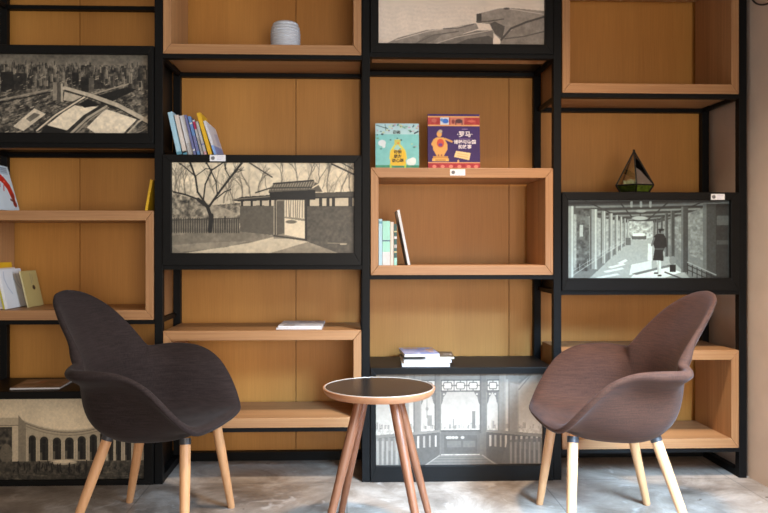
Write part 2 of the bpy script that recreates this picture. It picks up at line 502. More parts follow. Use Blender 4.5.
# ================================================================== FRAMED PHOTOGRAPHS
def photo_box(label, x0, x1, z0, z1, px0, px1, pz0, pz1, cv, tint, gain=1., y0=-.006, understrip=False, contrast=1.3):
    """deep black box with a framed print at the front; px/pz give the print opening"""
    cx = (x0 + x1) / 2
    t = thing('framed_photograph', label, 'framed photograph', (cx, 0, z0), 0, 'framed photographs in the steel rack')
    a, b, h = x0 - cx, x1 - cx, z1 - z0
    pa, pb, qa, qb = px0 - cx, px1 - cx, pz0 - z0, pz1 - z0
    mb = MB()
    yb = Y_REAR - .004
    mb.box(a, b, .022, yb, 0, .012).box(a, b, .022, yb, h - .012, h)
    mb.box(a, a + .012, .022, yb, .012, h - .012).box(b - .012, b, .022, yb, .012, h - .012)
    mb.box(a + .012, b - .012, .022, .030, .012, h - .012).box(a + .012, b - .012, yb - .008, yb, .012, h - .012)
    mb.build('box_body', M['blackbox'], t)
    fr = MB()
    fr.prism([(a, 0), (b, 0), (pb, qa), (pa, qa)], y0, .0215)
    fr.prism([(a, h), (pa, qb), (pb, qb), (b, h)], y0, .0215)
    fr.prism([(a, 0), (pa, qa), (pa, qb), (a, h)], y0, .0215)
    fr.prism([(b, 0), (b, h), (pb, qb), (pb, qa)], y0, .0215)
    fr.build('frame', M['blackbox'], t, .0015)
    print_mesh(cv, 'photo_print', pa - .004, pb + .004, qa - .004, qb + .004, .012, M['print'], t, tint, gain, contrast)
    if understrip:
        MB().box(a + .01, b - .01, .05, .13, -.009, 0).build('oak_understrip', M['oak_x'], t)  # thin oak-coloured strip across the underside of the box
    return t

# ---- aerial view of a town
def paint_aerial():
    c = Canvas(430, -105, 40, 713, 425, 11, .30)
    ones = np.ones_like(c.X)
    c.grad(ones, 40, .36, 105, .44)
    city = (c.Y > 92).astype(float)
    c.grad(city, 92, .36, 425, .33)
    c.mottle(.16, 26, city); c.mottle(.16, 10, city)
    for k in range(330):
        y = c.rnd.uniform(88, 215); x = c.rnd.uniform(-105, 713)
        s = .5 + (y - 88) / 130
        h = c.rnd.uniform(12, 42) * s; w = c.rnd.uniform(6, 15) * s
        v = c.rnd.choice((.13, .17, .22, .28, .36, .45, .2))
        c.rect(x, y - h, x + w, y, v, .75); c.rect(x + w * .7, y - h, x + w, y, v + .13, .6)
    for x0, y0, x1, y1, v in ((385, 150, 420, 222, .17), (420, 155, 445, 222, .3), (250, 178, 268, 262, .42), (270, 182, 290, 268, .32), (0, 130, 60, 225, .14), (70, 135, 120, 215, .17), (130, 140, 150, 210, .2), (340, 130, 372, 185, .15), (445, 165, 480, 210, .2)):
        c.rect(x0, y0, x1, y1, v, .9)
    for k in range(420):
        y = c.rnd.uniform(215, 425); x = c.rnd.uniform(-105, 713)
        v = c.rnd.choice((.12, .15, .5, .58, .4, .2)); w = c.rnd.uniform(8, 26)
        c.line([(x, y), (x + w, y - w * .35)], c.rnd.uniform(3, 7), v, .7)
    for k in range(260):
        x, y = c.rnd.uniform(-105, 713), c.rnd.uniform(150, 420)
        w = c.rnd.uniform(4, 16); c.line([(x, y), (x + w, y - w * .4)], c.rnd.uniform(1.5, 3.5), c.rnd.choice((.66, .74, .6, .1)), .75)
    for x0, y0, x1, y1, v in ((248, 176, 268, 264, .50), (270, 180, 290, 270, .34), (286, 182, 296, 268, .62), (385, 150, 420, 222, .17), (420, 155, 445, 222, .36)):
        c.rect(x0, y0, x1, y1, v, .95)
    c.line([(-105, 285), (60, 250), (235, 212)], 9, .5); c.line([(-105, 300), (60, 262), (235, 224)], 6, .15)
    c.poly([(460, 240), (600, 198), (650, 208), (535, 264)], .14)
    c.line([(430, 235), (610, 182)], 6, .55)
    c.poly([(60, 388), (160, 302), (215, 328), (108, 410)], .68); c.poly([(120, 352), (160, 322), (190, 332), (140, 366)], .3, .7)
    c.poly([(305, 222), (390, 245), (340, 268), (300, 262)], .62)
    c.poly([(180, 425), (225, 378), (318, 408), (306, 425)], .05)
    c.poly([(222, 382), (345, 283), (380, 292), (465, 292), (326, 408)], .74)
    c.poly([(372, 280), (418, 254), (478, 284), (400, 298)], .07)
    c.poly([(412, 392), (500, 302), (650, 352), (580, 425), (460, 425)], .74)
    c.line([(318, 425), (405, 345), (500, 288)], 30, .22); c.line([(330, 425), (415, 345), (505, 290)], 11, .58); c.line([(352, 425), (432, 348), (515, 296)], 6, .5)
    c.line([(165, 408), (260, 335), (405, 243)], 16, .2); c.line([(172, 408), (262, 333), (405, 243)], 8, .7)
    c.line([(305, 205), (430, 240), (560, 285), (713, 365)], 20, .62); c.line([(305, 214), (430, 251), (560, 298), (713, 380)], 5, .16)
    c.line([(600, 425), (660, 362), (713, 330)], 8, .6)
    c.mottle(.07, 14)
    return c

def paint_gate():
    c = Canvas(400, 25, 33, 747, 388, 5, .74)
    ones = np.ones_like(c.X)
    c.grad(ones, 33, .78, 200, .70)
    hill = c.pmask([(25, 150), (110, 175), (190, 200), (300, 190), (300, 270), (25, 270)])
    c.put(hill, .46); c.mottle(.22, 22, hill); c.mottle(.2, 9, hill)
    c.poly([(130, 205), (200, 200), (290, 235), (250, 262), (180, 250)], .62, .6)
    bush = ((c.X < 120) & (c.Y < 190)).astype(float)
    c.mottle(.16, 12, bush)
    for x, y, a, l in ((300, 195, 1.5, 46), (335, 170, 1.7, 40), (365, 150, 1.4, 38), (270, 190, 1.9, 40), (455, 120, 1.5, 35), (520, 110, 1.7, 38), (600, 140, 1.4, 44), (640, 150, 1.6, 50), (690, 150, 1.2, 46), (730, 150, 1.7, 44), (560, 110, 1.2, 34), (230, 190, 1.3, 40), (40, 150, 1.4, 45), (80, 160, 1.7, 40)):
        c.branch(x, y, a, l, 6, .42, 4, .55, .75)
    c.mottle(.06, 16, (c.Y < 180).astype(float))
    for k in range(34):
        c.branch(c.rnd.uniform(25, 747), c.rnd.uniform(120, 200), c.rnd.uniform(1.1, 2.0), c.rnd.uniform(26, 46), 3.2, c.rnd.choice((.5, .42, .56)), 3, .5, .7)
    c.line([(655, 40), (747, 82)], 6, .2); c.line([(690, 33), (740, 60)], 4, .25); c.line([(330, 36), (420, 92)], 5, .25)
    g = (c.Y > 290).astype(float)
    c.grad(g, 290, .50, 388, .56)
    c.poly([(25, 318), (180, 296), (300, 300), (430, 318), (330, 345), (60, 388), (25, 388)], .46)
    c.poly([(60, 388), (330, 346), (430, 322), (560, 340), (690, 388)], .70); c.poly([(25, 355), (150, 345), (330, 338), (240, 362), (60, 380)], .52)
    c.poly([(400, 388), (560, 342), (747, 388)], .52)
    c.mottle(.05, 20, g)
    c.rect(25, 255, 292, 303, .42, .85)
    for k in range(30):
        x = 28 + k * 9; c.line([(x, 252), (x, 306)], 4, .24)
    c.line([(25, 258), (292, 250)], 4, .28); c.line([(235, 245), (235, 292)], 6, .2)
    # the big bare tree
    tr = .17
    c.line([(178, 292), (180, 245), (166, 205), (130, 178)], 13.6, tr); c.line([(176, 298), (182, 240)], 17.4, tr)
    c.line([(170, 210), (205, 160), (255, 95), (302, 36)], 8.1, tr); c.line([(160, 195), (128, 150), (120, 95), (100, 38)], 7.4, tr)
    c.line([(130, 178), (80, 160), (35, 150)], 6.8, tr); c.line([(150, 185), (158, 120), (182, 70), (160, 33)], 5.6, tr)
    c.line([(122, 92), (85, 60), (60, 40)], 4.3, tr); c.line([(205, 160), (200, 110), (180, 68), (228, 36)], 5.0, tr)
    c.line([(188, 185), (235, 148), (258, 140)], 4.3, tr); c.line([(255, 95), (235, 60), (240, 33)], 3.7, tr); c.line([(118, 90), (160, 60), (190, 62)], 3.1, tr)
    for x, y, a in ((60, 45, 2.2), (35, 150, 2.4), (255, 95, .8), (100, 50, 1.8), (240, 60, 1.9), (160, 40, 1.2)):
        c.branch(x, y, a, 24, 4, .2, 3, .6)
    # walls, roofs
    c.poly([(293, 200), (426, 202), (426, 316), (293, 302)], .36)
    c.poly([(295, 180), (415, 178), (415, 200), (295, 203)], .66)
    for x in (297, 335, 372, 408): c.rect(x, 178, x + 9, 204, .2)
    c.poly([(262, 182), (300, 168), (418, 160), (418, 181), (290, 186)], .2); c.line([(270, 178), (415, 166)], 4, .45)
    c.rect(426, 178, 555, 330, .5)
    c.poly([(470, 180), (552, 180), (552, 330), (470, 314)], .76)
    for k in range(9):
        x = 476 + k * 9; c.line([(x, 180), (x + c.rnd.uniform(-3, 3), 248)], 4, .4, .8)
    c.poly([(470, 250), (552, 262), (552, 252), (470, 244)], .5); c.ell(495, 264, 22, 7, .42)
    c.poly([(438, 184), (468, 184), (468, 308), (438, 316)], .36); c.rect(425, 180, 437, 322, .58); c.rect(430, 180, 434, 322, .25)
    c.line([(428, 318), (552, 334)], 7, .28)
    c.poly([(555, 200), (747, 198), (747, 388), (690, 388), (552, 338)], .33); c.mottle(.05, 12, c.pmask([(555, 200), (747, 198), (747, 388), (690, 388), (552, 338)]))
    c.rect(556, 172, 747, 202, .68)
    for x in (556, 605, 634, 655, 720): c.rect(x, 170, x + 13 + (x > 700) * 4, 204, .2)
    c.poly([(552, 172), (590, 152), (747, 146), (747, 168)], .3); c.line([(556, 172), (747, 168)], 5, .14)
    c.poly([(405, 152), (412, 132), (430, 116), (580, 104), (602, 118), (622, 148), (600, 148)], .36)
    for k in range(17):
        x = 424 + k * 10.3; c.line([(x, 118 - (x - 424) * .07), (x - 12, 142 - (x - 412) * .04)], 3, .58)
    c.line([(426, 117), (582, 104)], 6, .2); c.line([(355, 152), (412, 134), (590, 130)], 5, .24)
    c.line([(580, 132), (604, 118), (622, 148)], 5, .75)
    c.poly([(408, 150), (590, 140), (590, 178), (414, 180)], .13)
    c.rect(548, 176, 557, 338, .2)
    c.line([(640, 346), (715, 348)], 3, .5); c.line([(690, 350), (712, 350)], 5, .62)
    c.mottle(.03, 8)
    return c

def paint_rock():
    c = Canvas(380, 38, -190, 707, 180, 7, .76)
    ones = np.ones_like(c.X)
    c.grad(ones, -190, .70, 120, .76)
    n = c.noise(60)
    c.A += (np.sin(c.Y * .35 + n * 5) * .008)[..., None]; c.mottle(.03, 70)
    def rock(pts, v, amp=.05, cell=22):
        m = c.pmask(pts); c.put(m, v); c.mottle(amp, cell, m); c.mottle(amp * .8, cell * .45, m)
    rock([(60, 180), (120, 150), (230, 118), (300, 112), (430, 88), (440, 110), (380, 130), (290, 180)], .50)
    c.line([(110, 160), (240, 122), (400, 98)], 3, .72); c.line([(190, 172), (260, 138), (360, 122)], 4, .3)
    c.poly([(180, 180), (230, 140), (300, 130), (270, 155), (210, 180)], .36, .7)
    rock([(265, 180), (320, 150), (430, 118), (500, 115), (500, 180)], .42)
    c.poly([(330, 180), (395, 152), (480, 138), (500, 150), (500, 180)], .24, .85)
    c.line([(270, 172), (350, 145), (490, 116)], 3, .68)
    c.line([(300, 112), (360, 108), (420, 92)], 4, .3)
    c.poly([(498, 150), (512, 135), (530, 150), (536, 180), (498, 180)], .80)
    rock([(525, 180), (530, 150), (600, 90), (707, 60), (707, 180)], .46)
    rock([(432, 85), (430, 52), (475, 40), (520, 28), (560, 24), (707, 36), (707, 62), (620, 88), (560, 118), (530, 158), (500, 128), (485, 92)], .50)
    c.poly([(432, 50), (452, 48), (452, 88), (432, 86)], .22); c.poly([(485, 90), (505, 80), (545, 100), (535, 152), (505, 130)], .24, .85)
    c.line([(432, 82), (480, 80), (540, 70)], 5, .3); c.line([(530, 155), (570, 108), (630, 82), (707, 58)], 8, .24)
    c.line([(545, 150), (620, 140), (707, 118)], 5, .3); c.line([(560, 28), (640, 40), (707, 50)], 4, .66)
    c.ell(552, 28, 12, 4, .25)
    c.mottle(.03, 6, (c.Y > 20).astype(float))
    return c

def paint_pavilion():
    c = Canvas(400, 27, 18, 742, 405, 9, .62)
    ones = np.ones_like(c.X)
    c.grad(ones, 18, .66, 250, .84)
    # skyline
    for k in range(150):
        x = c.rnd.uniform(27, 742); h = c.rnd.uniform(6, 30) * c.rnd.random() + 5; w = c.rnd.uniform(4, 12)
        c.rect(x, 250 - h, x + w, 262, c.rnd.choice((.55, .62, .7, .85)), .8)
    c.rect(438, 178, 452, 255, .52); c.rect(248, 195, 268, 240, .6); c.line([(247, 130), (247, 205)], 3, .55); c.ell(247, 168, 6, 8, .58); c.rect(355, 210, 362, 250, .6)
    low = (c.Y > 252).astype(float)
    c.put(low, .82); c.mottle(.14, 9, low)
    dk = .47
    c.rect(27, 18, 660, 48, .55); c.mottle(.03, 30)
    c.rect(27, 48, 240, 62, .56)
    # columns
    for x0, x1, v in ((278, 308, .50), (470, 503, .50), (548, 582, .60), (592, 638, .62), (190, 224, .58), (150, 172, .60)):
        c.rect(x0, 18, x1, 385 if x1 in (308, 503) else 285, v); c.rect(x0, 18, x0 + 7, 270, v - .1, .7); c.rect(x1 - 6, 18, x1, 270, v + .07, .7)
    # lattice
    for a, b in ((308, 470), (503, 552), (224, 278)):
        c.rect(a, 48, b, 97, .84)
        c.line([(a, 50), (b, 50)], 5, .4); c.line([(a, 95), (b, 95)], 6, .4)
        n = max(1, int(round((b - a) / 54)))
        for k in range(n):
            xa = a + k * (b - a) / n; xb = a + (k + 1) * (b - a) / n; m = (xa + xb) / 2; q = (xb - xa) * .28
            c.line([(xa, 72), (m - q, 72)], 4, .42); c.line([(m + q, 72), (xb, 72)], 4, .42)
            c.line([(m - q, 60), (m + q, 60), (m + q * 1.3, 72), (m + q, 86), (m - q, 86), (m - q * 1.3, 72), (m - q, 60)], 4, .42)
            c.line([(m, 50), (m, 60)], 4, .42); c.line([(m, 86), (m, 95)], 4, .42); c.line([(xa, 50), (xa, 95)], 4, .42)
    for xa, s in ((308, 1), (470, -1), (503, 1), (548, -1), (278, -1), (224, 1)):
        c.poly([(xa, 97), (xa + s * 24, 97), (xa + s * 16, 112), (xa + s * 9, 120), (xa + s * 5, 140), (xa, 150)], .45, .9)
        c.ell(xa + s * 11, 108, 4, 4, .8)
    c.line([(640, 60), (690, 22)], 9, .5); c.line([(638, 90), (700, 18)], 5, .55); c.poly([(600, 18), (742, 18), (742, 26), (680, 30), (640, 70), (600, 60)], .5, .6)
    # parapet
    c.rect(308, 258, 470, 358, .47); c.line([(308, 260), (470, 260)], 6, .36); c.rect(320, 278, 460, 352, .42); c.rect(332, 302, 392, 328, .5); c.rect(400, 302, 452, 328, .5)
    for x in (335, 345, 358, 372, 398): c.ell(x, 288, 8, 6, .78)
    for s, (xa, xb) in ((1, (500, 742)), (-1, (27, 300))):
        xn = xa if s > 0 else xb
        xe = xb if s > 0 else xa
        L = abs(xe - xn)
        c.poly([(xn, 262), (xe, 282), (xe, 405), (xn + s * 40, 405), (xn, 375)], .42)
        c.poly([(xn, 256), (xe, 276), (xe, 290), (xn, 266)], .58)
        for k in range(11):
            x = xn + s * (16 + k * L / 11); t = k / 11
            c.rect(x - 4, 278 + 12 * t, x + 4 + 3 * t, 325 + 22 * t, .68 if k % 3 else .8)
    c.poly([(590, 300), (742, 292), (742, 405), (560, 405)], .46, .8)
    for k in range(7):
        c.rect(600 + k * 20, 310, 608 + k * 20, 398, .66, .8)
    c.poly([(27, 290), (130, 284), (130, 405), (27, 405)], .55, .7)
    for k in range(5): c.rect(34 + k * 20, 300, 44 + k * 20, 398, .72, .8)
    # floor
    c.poly([(300, 362), (478, 362), (560, 405), (236, 405)], .54)
    for y in (370, 380, 392): c.line([(300 - (y - 362) * 1.3, y), (478 + (y - 362) * 1.3, y)], 2.5, .43)
    c.line([(300, 362), (240, 402)], 4, .7); c.line([(482, 362), (540, 402)], 4, .7)
    c.mottle(.03, 9)
    return c

def paint_corridor():
    c = Canvas(400, 35, 42, 728, 378, 13, .45)
    ones = np.ones_like(c.X)
    vx, vy = 345, 180
    c.grad(ones, 42, .42, 378, .5)
    # outside brightness between the columns
    c.rect(35, 60, 300, 330, .62); c.mottle(.11, 10, ((c.X < 300) & (c.Y > 60) & (c.Y < 330)).astype(float))
    c.rect(400, 60, 728, 330, .52); c.mottle(.11, 10, ((c.X > 400) & (c.Y > 60) & (c.Y < 330)).astype(float))
    c.poly([(35, 42), (728, 42), (430, 140), (300, 140), (35, 100)], .34)
    for k in range(9):
        t = (k / 9) ** .8
        y = 46 + t * 88; xa = 35 + t * 255; xb = 728 - t * 310
        c.line([(xa, y + 14), (xb, y)], 8 * (1 - t) + 2, .52 if k % 2 else .24)
    for x0 in (100, 250, 350, 480, 640): c.line([(x0, 42), (vx + (x0 - vx) * .2, 135)], 5, .24)
    for x in (310, 350, 390): c.line([(x, 55), (x, 72)], 10, .66)
    c.ell(350, 92, 22, 6, .6); c.ell(345, 122, 34, 8, .66)
    c.rect(300, 135, 400, 215, .66); c.mottle(.2, 8, ((c.X > 300) & (c.X < 400) & (c.Y > 135) & (c.Y < 215)).astype(float))
    c.rect(310, 196, 372, 212, .38); c.rect(316, 186, 366, 197, .85)
    # floor
    c.poly([(300, 215), (400, 215), (560, 378), (110, 378)], .64)
    c.poly([(35, 378), (35, 360), (290, 222), (302, 217), (130, 378)], .46)
    c.poly([(400, 215), (412, 215), (728, 350), (728, 378), (560, 378)], .48)
    for xa, xb, y in ((250, 285, 305), (190, 270, 340), (160, 250, 365), (210, 275, 322)):
        c.poly([(xa, y + 6), (xb, y - 10), (xb + 10, y - 4), (xa + 14, y + 12)], .84, .8)
    c.poly([(310, 318), (395, 300), (395, 340), (300, 362)], .80); c.poly([(300, 378), (330, 352), (470, 330), (520, 350), (440, 378)], .84)
    c.poly([(310, 356), (470, 318), (474, 326), (330, 362)], .45)
    c.poly([(380, 228), (396, 232), (398, 300), (378, 300)], .84, .9)
    # left columns, right columns
    for x, w, t in ((52, 30, .0), (150, 32, .2), (190, 20, .34), (222, 17, .45), (246, 13, .55), (266, 10, .65), (282, 8, .75), (294, 6, .85)):
        yb = 372 - t * 175; yt = 70 + t * 70
        c.rect(x - w / 2, yt, x + w / 2, yb, .56); c.rect(x - w / 2, yt, x - w / 4, yb, .36, .9); c.rect(x + w / 6, yt, x + w / 2.6, yb, .76, .8)
    c.rect(78, 90, 132, 345, .33, .85); c.mottle(.15, 14, ((c.X > 78) & (c.X < 132) & (c.Y > 90) & (c.Y < 345)).astype(float)); c.rect(92, 150, 106, 200, .75, .8)
    for x, w, t in ((640, 56, .0), (535, 30, .15), (484, 17, .35), (458, 13, .5), (438, 10, .6), (420, 8, .72), (408, 6, .84)):
        yb = 378 - t * 185; yt = 60 + t * 85
        c.rect(x - w / 2, yt, x + w / 2, yb, .30); c.rect(x - w / 2, yt, x - w / 5, yb, .46, .8)
    c.rect(668, 60, 728, 378, .24); c.rect(672, 110, 722, 150, .42, .7); c.rect(672, 215, 722, 232, .36, .7)
    # low railings
    for k in range(7):
        xa = 60 + k * 32; ya = 365 - k * 21
        c.line([(xa, ya), (xa + 28, ya - 19)], 4, .74, .5); c.line([(xa, ya - 18 + k), (xa + 28, ya - 36 + k)], 3, .72, .5); c.line([(xa, ya), (xa, ya - 30 + k * 2)], 3, .74, .6)
    for k in range(6):
        xa = 548 + k * 20; ya = 308 + k * 9
        c.line([(xa, ya), (xa, ya + 50)], 4, .18); c.line([(xa, ya + 12), (xa + 20, ya + 21)], 4, .18); c.line([(xa, ya), (xa + 20, ya + 9)], 4, .62); c.line([(xa, ya + 32), (xa + 20, ya + 41)], 4, .2)
    # seat and small things at the foot of the columns
    c.rect(472, 318, 498, 350, .16); c.ell(484, 300, 14, 18, .5); c.line([(452, 350), (520, 376)], 6, .3); c.rect(285, 205, 306, 236, .42)
    # the walker seen from behind
    c.poly([(416, 300), (424, 356), (434, 356), (436, 300)], .8); c.line([(424, 300), (422, 352)], 7, .70); c.line([(408, 354), (420, 354)], 7, .25); c.line([(424, 364), (434, 364)], 7, .2)
    c.poly([(402, 200), (418, 188), (446, 188), (456, 206), (454, 240), (444, 262), (446, 302), (400, 300), (408, 250), (402, 232)], .19)
    c.poly([(408, 248), (448, 248), (447, 256), (407, 256)], .34); c.line([(406, 206), (396, 236)], 8, .42); c.line([(452, 208), (456, 240)], 8, .16)
    c.ell(436, 176, 10, 10, .14); c.ell(440, 182, 6, 7, .45); c.line([(426, 170), (446, 170)], 5, .1)
    c.mottle(.03, 7)
    return c

def paint_colonnade():
    c = Canvas(430, -110, 18, 740, 435, 17, .6)
    ones = np.ones_like(c.X)
    c.grad(ones, 18, .70, 190, .78); c.mottle(.03, 90)
    def top(x): return 112 + 72 * (1 - ((x - 330) / 260) ** 2) if abs(x - 330) < 260 else 112
    xs = list(range(92, 741, 18))
    def yt(x):
        t = (x - 350) / 260.0
        return 180 - 66 * t * t
    c.poly([(x, max(100, yt(x))) for x in xs] + [(740, 435), (92, 435)], .60)
    c.line([(x, max(100, yt(x)) + 3) for x in xs], 6, .74); c.line([(x, max(100, yt(x)) + 16) for x in xs], 4, .42)
    c.line([(x, max(100, yt(x)) + 30) for x in xs], 4, .48)
    for x, w, yt_, yb in ((115, 22, 180, 345), (162, 30, 208, 338), (222, 34, 215, 335), (287, 34, 220, 330), (350, 36, 220, 328), (413, 34, 214, 332), (472, 30, 206, 336), (520, 24, 196, 340), (560, 22, 186, 345), (600, 22, 176, 348), (650, 26, 168, 350), (700, 26, 160, 350)):
        w = w * 1.25; c.rect(x - w / 2, yt_ + w / 2, x + w / 2, yb, .22); c.ell(x, yt_ + w / 2, w / 2, w / 2, .22)
        c.rect(x - w / 6, yt_ + w, x + w / 8, yb, .13, .8); c.ell(x, yt_ + w * .55, w * .22, w * .3, .12)
        c.line([(x - w / 2 - 3, yt_ + w / 2), (x - w / 2 - 3, yb)], 3, .72, .8); c.line([(x + w / 2 + 3, yt_ + w / 2), (x + w / 2 + 3, yb)], 3, .72, .8)
        c.rect(x - w / 2, yb - 40, x - w / 4, yb, .5, .6)
    # pavilion at the left
    c.rect(-110, 112, 92, 360, .64); c.line([(-110, 116), (96, 116)], 6, .76); c.line([(-110, 158), (90, 158)], 4, .44)
    c.rect(-90, 165, 60, 350, .26); c.rect(62, 160, 90, 350, .68); c.mottle(.16, 16, ((c.X < 60) & (c.Y > 165) & (c.Y < 350)).astype(float)); c.ell(30, 300, 32, 50, .45, .8)
    c.poly([(92, 108), (130, 150), (130, 345), (92, 350)], .5)
    # forecourt
    g = (c.Y > 338).astype(float)
    c.grad(g, 338, .34, 435, .26); c.mottle(.09, 24, g); c.mottle(.08, 9, g)
    c.ell(320, 345, 68, 12, .66); c.ell(320, 340, 50, 8, .75)
    for k in range(60):
        x = c.rnd.uniform(60, 600); c.line([(x, c.rnd.uniform(335, 395)), (x + c.rnd.uniform(-6, 6), c.rnd.uniform(360, 400))], 6, c.rnd.choice((.1, .14, .18)), .85)
    for k in range(40):
        x = c.rnd.uniform(-110, 740); y = c.rnd.uniform(390, 435); c.line([(x, y), (x + 30, y + 2)], 3, c.rnd.choice((.42, .5, .2)), .7)
    c.mottle(.04, 8)
    return c

def fb(i): return post_x[i] + TB / 2 + .002, post_x[i + 1] - TB / 2 - .002
a, b = fb(0)
f1 = photo_box('black framed sepia aerial photograph of a town, upper left', a, b, SH[0][1], zf(80, 45.5), X(-22), X(148), zf(80, 133), zf(80, 54), paint_aerial(), (1.0, .93, .81), 1.2, understrip=True, contrast=1.35)
f6 = photo_box('black framed sepia photograph of a curved colonnade, standing on the floor behind the charcoal chair', a, b, 0, zf(80, 391), X(-22), X(144), zf(80, 480), zf(80, 398.5), paint_colonnade(), (1.0, .92, .78), 1.15)
a, b = fb(1)
f2 = photo_box('black framed sepia photograph of a tiled gate and bare tree, leaning books on top', a, b, SH[1][1], zf(262, 155), X(171.5), X(354), zf(262, 253), zf(262, 162.5), paint_gate(), (1.0, .93, .80), 1.05)
a, b = fb(2)
f3 = photo_box('black framed pale photograph of rocks, at the top edge of the photo', a, b, SH[2][0], zf(460, -57), X(378.6), X(545), zf(460, 44), zf(460, -46), paint_rock(), (1.0, .93, .86), 1.55, understrip=True, contrast=.98)
f4 = photo_box('black framed photograph of a lattice pavilion, standing on the floor behind the round table', a, b, 0, zf(460, 367.5), X(376), X(543), zf(460, 465.5), zf(460, 374), paint_pavilion(), (1.0, .92, .83), .57, contrast=1.12)
a, b = fb(3)
f5 = photo_box('black framed blue-grey photograph of a covered walkway with a walker, glass terrarium on top', a, b, SH[3][1], zf(650, 192.2), X(568), X(730.5), zf(650, 278), zf(650, 200), paint_corridor(), (.88, .99, 1.0), .98)
sticker(f2, X(218) - f2.location.x, zf(218, 158.3) - f2.location.z, -.0062, .064, .0255)
sticker(f5, X(717) - f5.location.x, zf(717, 197) - f5.location.z, -.0062, .058, .0245)

# ================================================================== BOOKS
def upright_book(name, label, t_, d, h, cover, loc, lean=0., yaw=0., spine=None, group=None, rprint=None):
    """spine faces -y; lean > 0 tips the top towards -x; loc is the bottom left front corner"""
    r = thing(name, label, 'book', loc, yaw, group)
    c = .0016 if t_ > .006 else .0008
    cm = MB()
    cm.box(0, c, 0, d, 0, h).box(t_ - c, t_, 0, d, 0, h).box(c, t_ - c, 0, c, 0, h)
    mats = [cover]
    if spine:
        for z0, z1, m in spine:
            mats.append(m); cm.box(-.0002, t_ + .0002, -.0003, c, z0 * h, z1 * h, len(mats) - 1)
    co = cm.build('cover', mats, r)
    pg = MB().box(c, t_ - c, c, d - .003, .003, h - .003).build('pages', M['pages'], r)
    parts = [co, pg]
    if rprint:
        po = print_mesh(rprint, 'cover_print', 0, d, 0, h, 0, M['cover'], r)
        parts.append(po)
    if lean:
        m = Matrix.Rotation(-lean, 4, 'Y')
        for o in parts: o.matrix_local = m
        if rprint: po.matrix_local = m @ Matrix.Translation((t_ + .0003, 0, 0)) @ Matrix.Rotation(R(90), 4, 'Z')
    return r

K = dict(paleblue=colm('pale_blue_cover', (.36, .58, .70)), cream=colm('cream_cover', (.66, .58, .52)), pink=colm('dusty_pink_cover', (.55, .28, .30)),
         white=colm('white_cover', (.62, .62, .64)), grey=colm('warm_grey_cover', (.45, .44, .44)), violet=colm('blue_violet_cover', (.15, .16, .33)),
         blue=colm('mid_blue_cover', (.12, .25, .50)), magenta=colm('magenta_band', (.52, .03, .12)), yellow=colm('yellow_cover', (.72, .42, .015)),
         mint=colm('mint_cover', (.32, .66, .56)), deepgreen=colm('dark_green_cover', (.03, .10, .09)), navy=colm('navy_cover', (.03, .05, .16)),
         teal=colm('teal_band', (.10, .30, .40)), tan=colm('pale_tan_cover', (.55, .48, .26)), lime=colm('lime_yellow_cover', (.55, .50, .05)),
         purple=colm('purple_cover', (.045, .012, .13)), red=colm('red_print', (.55, .01, .01)), black=colm('black_ink', (.01, .01, .01)), lblue=colm('light_blue_panel', (.22, .38, .70)))
def paint_pale():
    c = Canvas(60, 0, 0, 100, 70, 2, (.86, .88, .93))
    c.poly([(0, 52), (100, 44), (100, 70), (0, 70)], (.42, .58, .84)); c.poly([(50, 20), (95, 12), (95, 40), (50, 44)], (.72, .76, .88)); c.mottle(.03, 12)
    return c
ztop2 = zf(262, 155) + .0003
row = [  # base u, top v, thickness (m), cover, spine bands, label
    (177.5, 113.0, .021, 'paleblue', [(.0, .07, 'teal')], 'pale blue book leaning at the left end of the row above the gate photograph'),
    (183.6, 115.8, .018, 'cream', [(.05, .95, 'cream'), (.0, .09, 'teal')], 'cream book with a blue foot, second from left in the leaning row'),
    (188.8, 116.0, .020, 'white', [(.0, .30, 'grey')], 'thick white book with a grey lower spine in the leaning row'),
    (194.3, 115.6, .011, 'violet', [(.1, .14, 'white')], 'dark violet-blue book in the middle of the leaning row'),
    (197.6, 116.8, .013, 'blue', [(.1, .5, 'violet'), (.8, .84, 'white')], 'mid blue book beside the magenta-topped one in the leaning row'),
    (201.4, 120.2, .011, 'white', [(.74, .96, 'magenta'), (.1, .5, 'grey')], 'thin white book with a magenta band near its top, leaning row'),
    (204.8, 122.0, .012, 'grey', [(.3, .34, 'violet'), (.0, .1, 'pink')], 'thin grey book left of the yellow one in the leaning row'),
]
for k, (u, v, t_, cv, sp, lab) in enumerate(row):
    x = P(u, 155, .02).x; h = (P(u, v, .02).z - ztop2) / math.cos(R(13.3))
    upright_book('book', lab, t_ - .0022, .135, h, K[cv], (x, .012 + .004 * (k % 3), ztop2), R(12.4 + .4 * k), 0, [(z0, z1, K[m]) for z0, z1, m in sp], 'books leaning on the gate photograph')
x = P(209.0, 155, .02).x
upright_book('book', 'tall yellow book leaning near the right end of the row', .015, .150, (P(208, 113.8, .02).z - ztop2) / math.cos(R(16)), K['yellow'], (x, .010, ztop2), R(16), 0, None, 'books leaning on the gate photograph')
x = P(214.7, 155, .02).x
upright_book('book', 'white book with a blue lower panel at the right end of the leaning row', .010, .235, (P(213, 121.6, .02).z - ztop2) / math.cos(R(18)), K['white'], (x, .010, ztop2), R(18), 0, [(.0, .28, K['lblue'])], 'books leaning on the gate photograph', paint_pale())

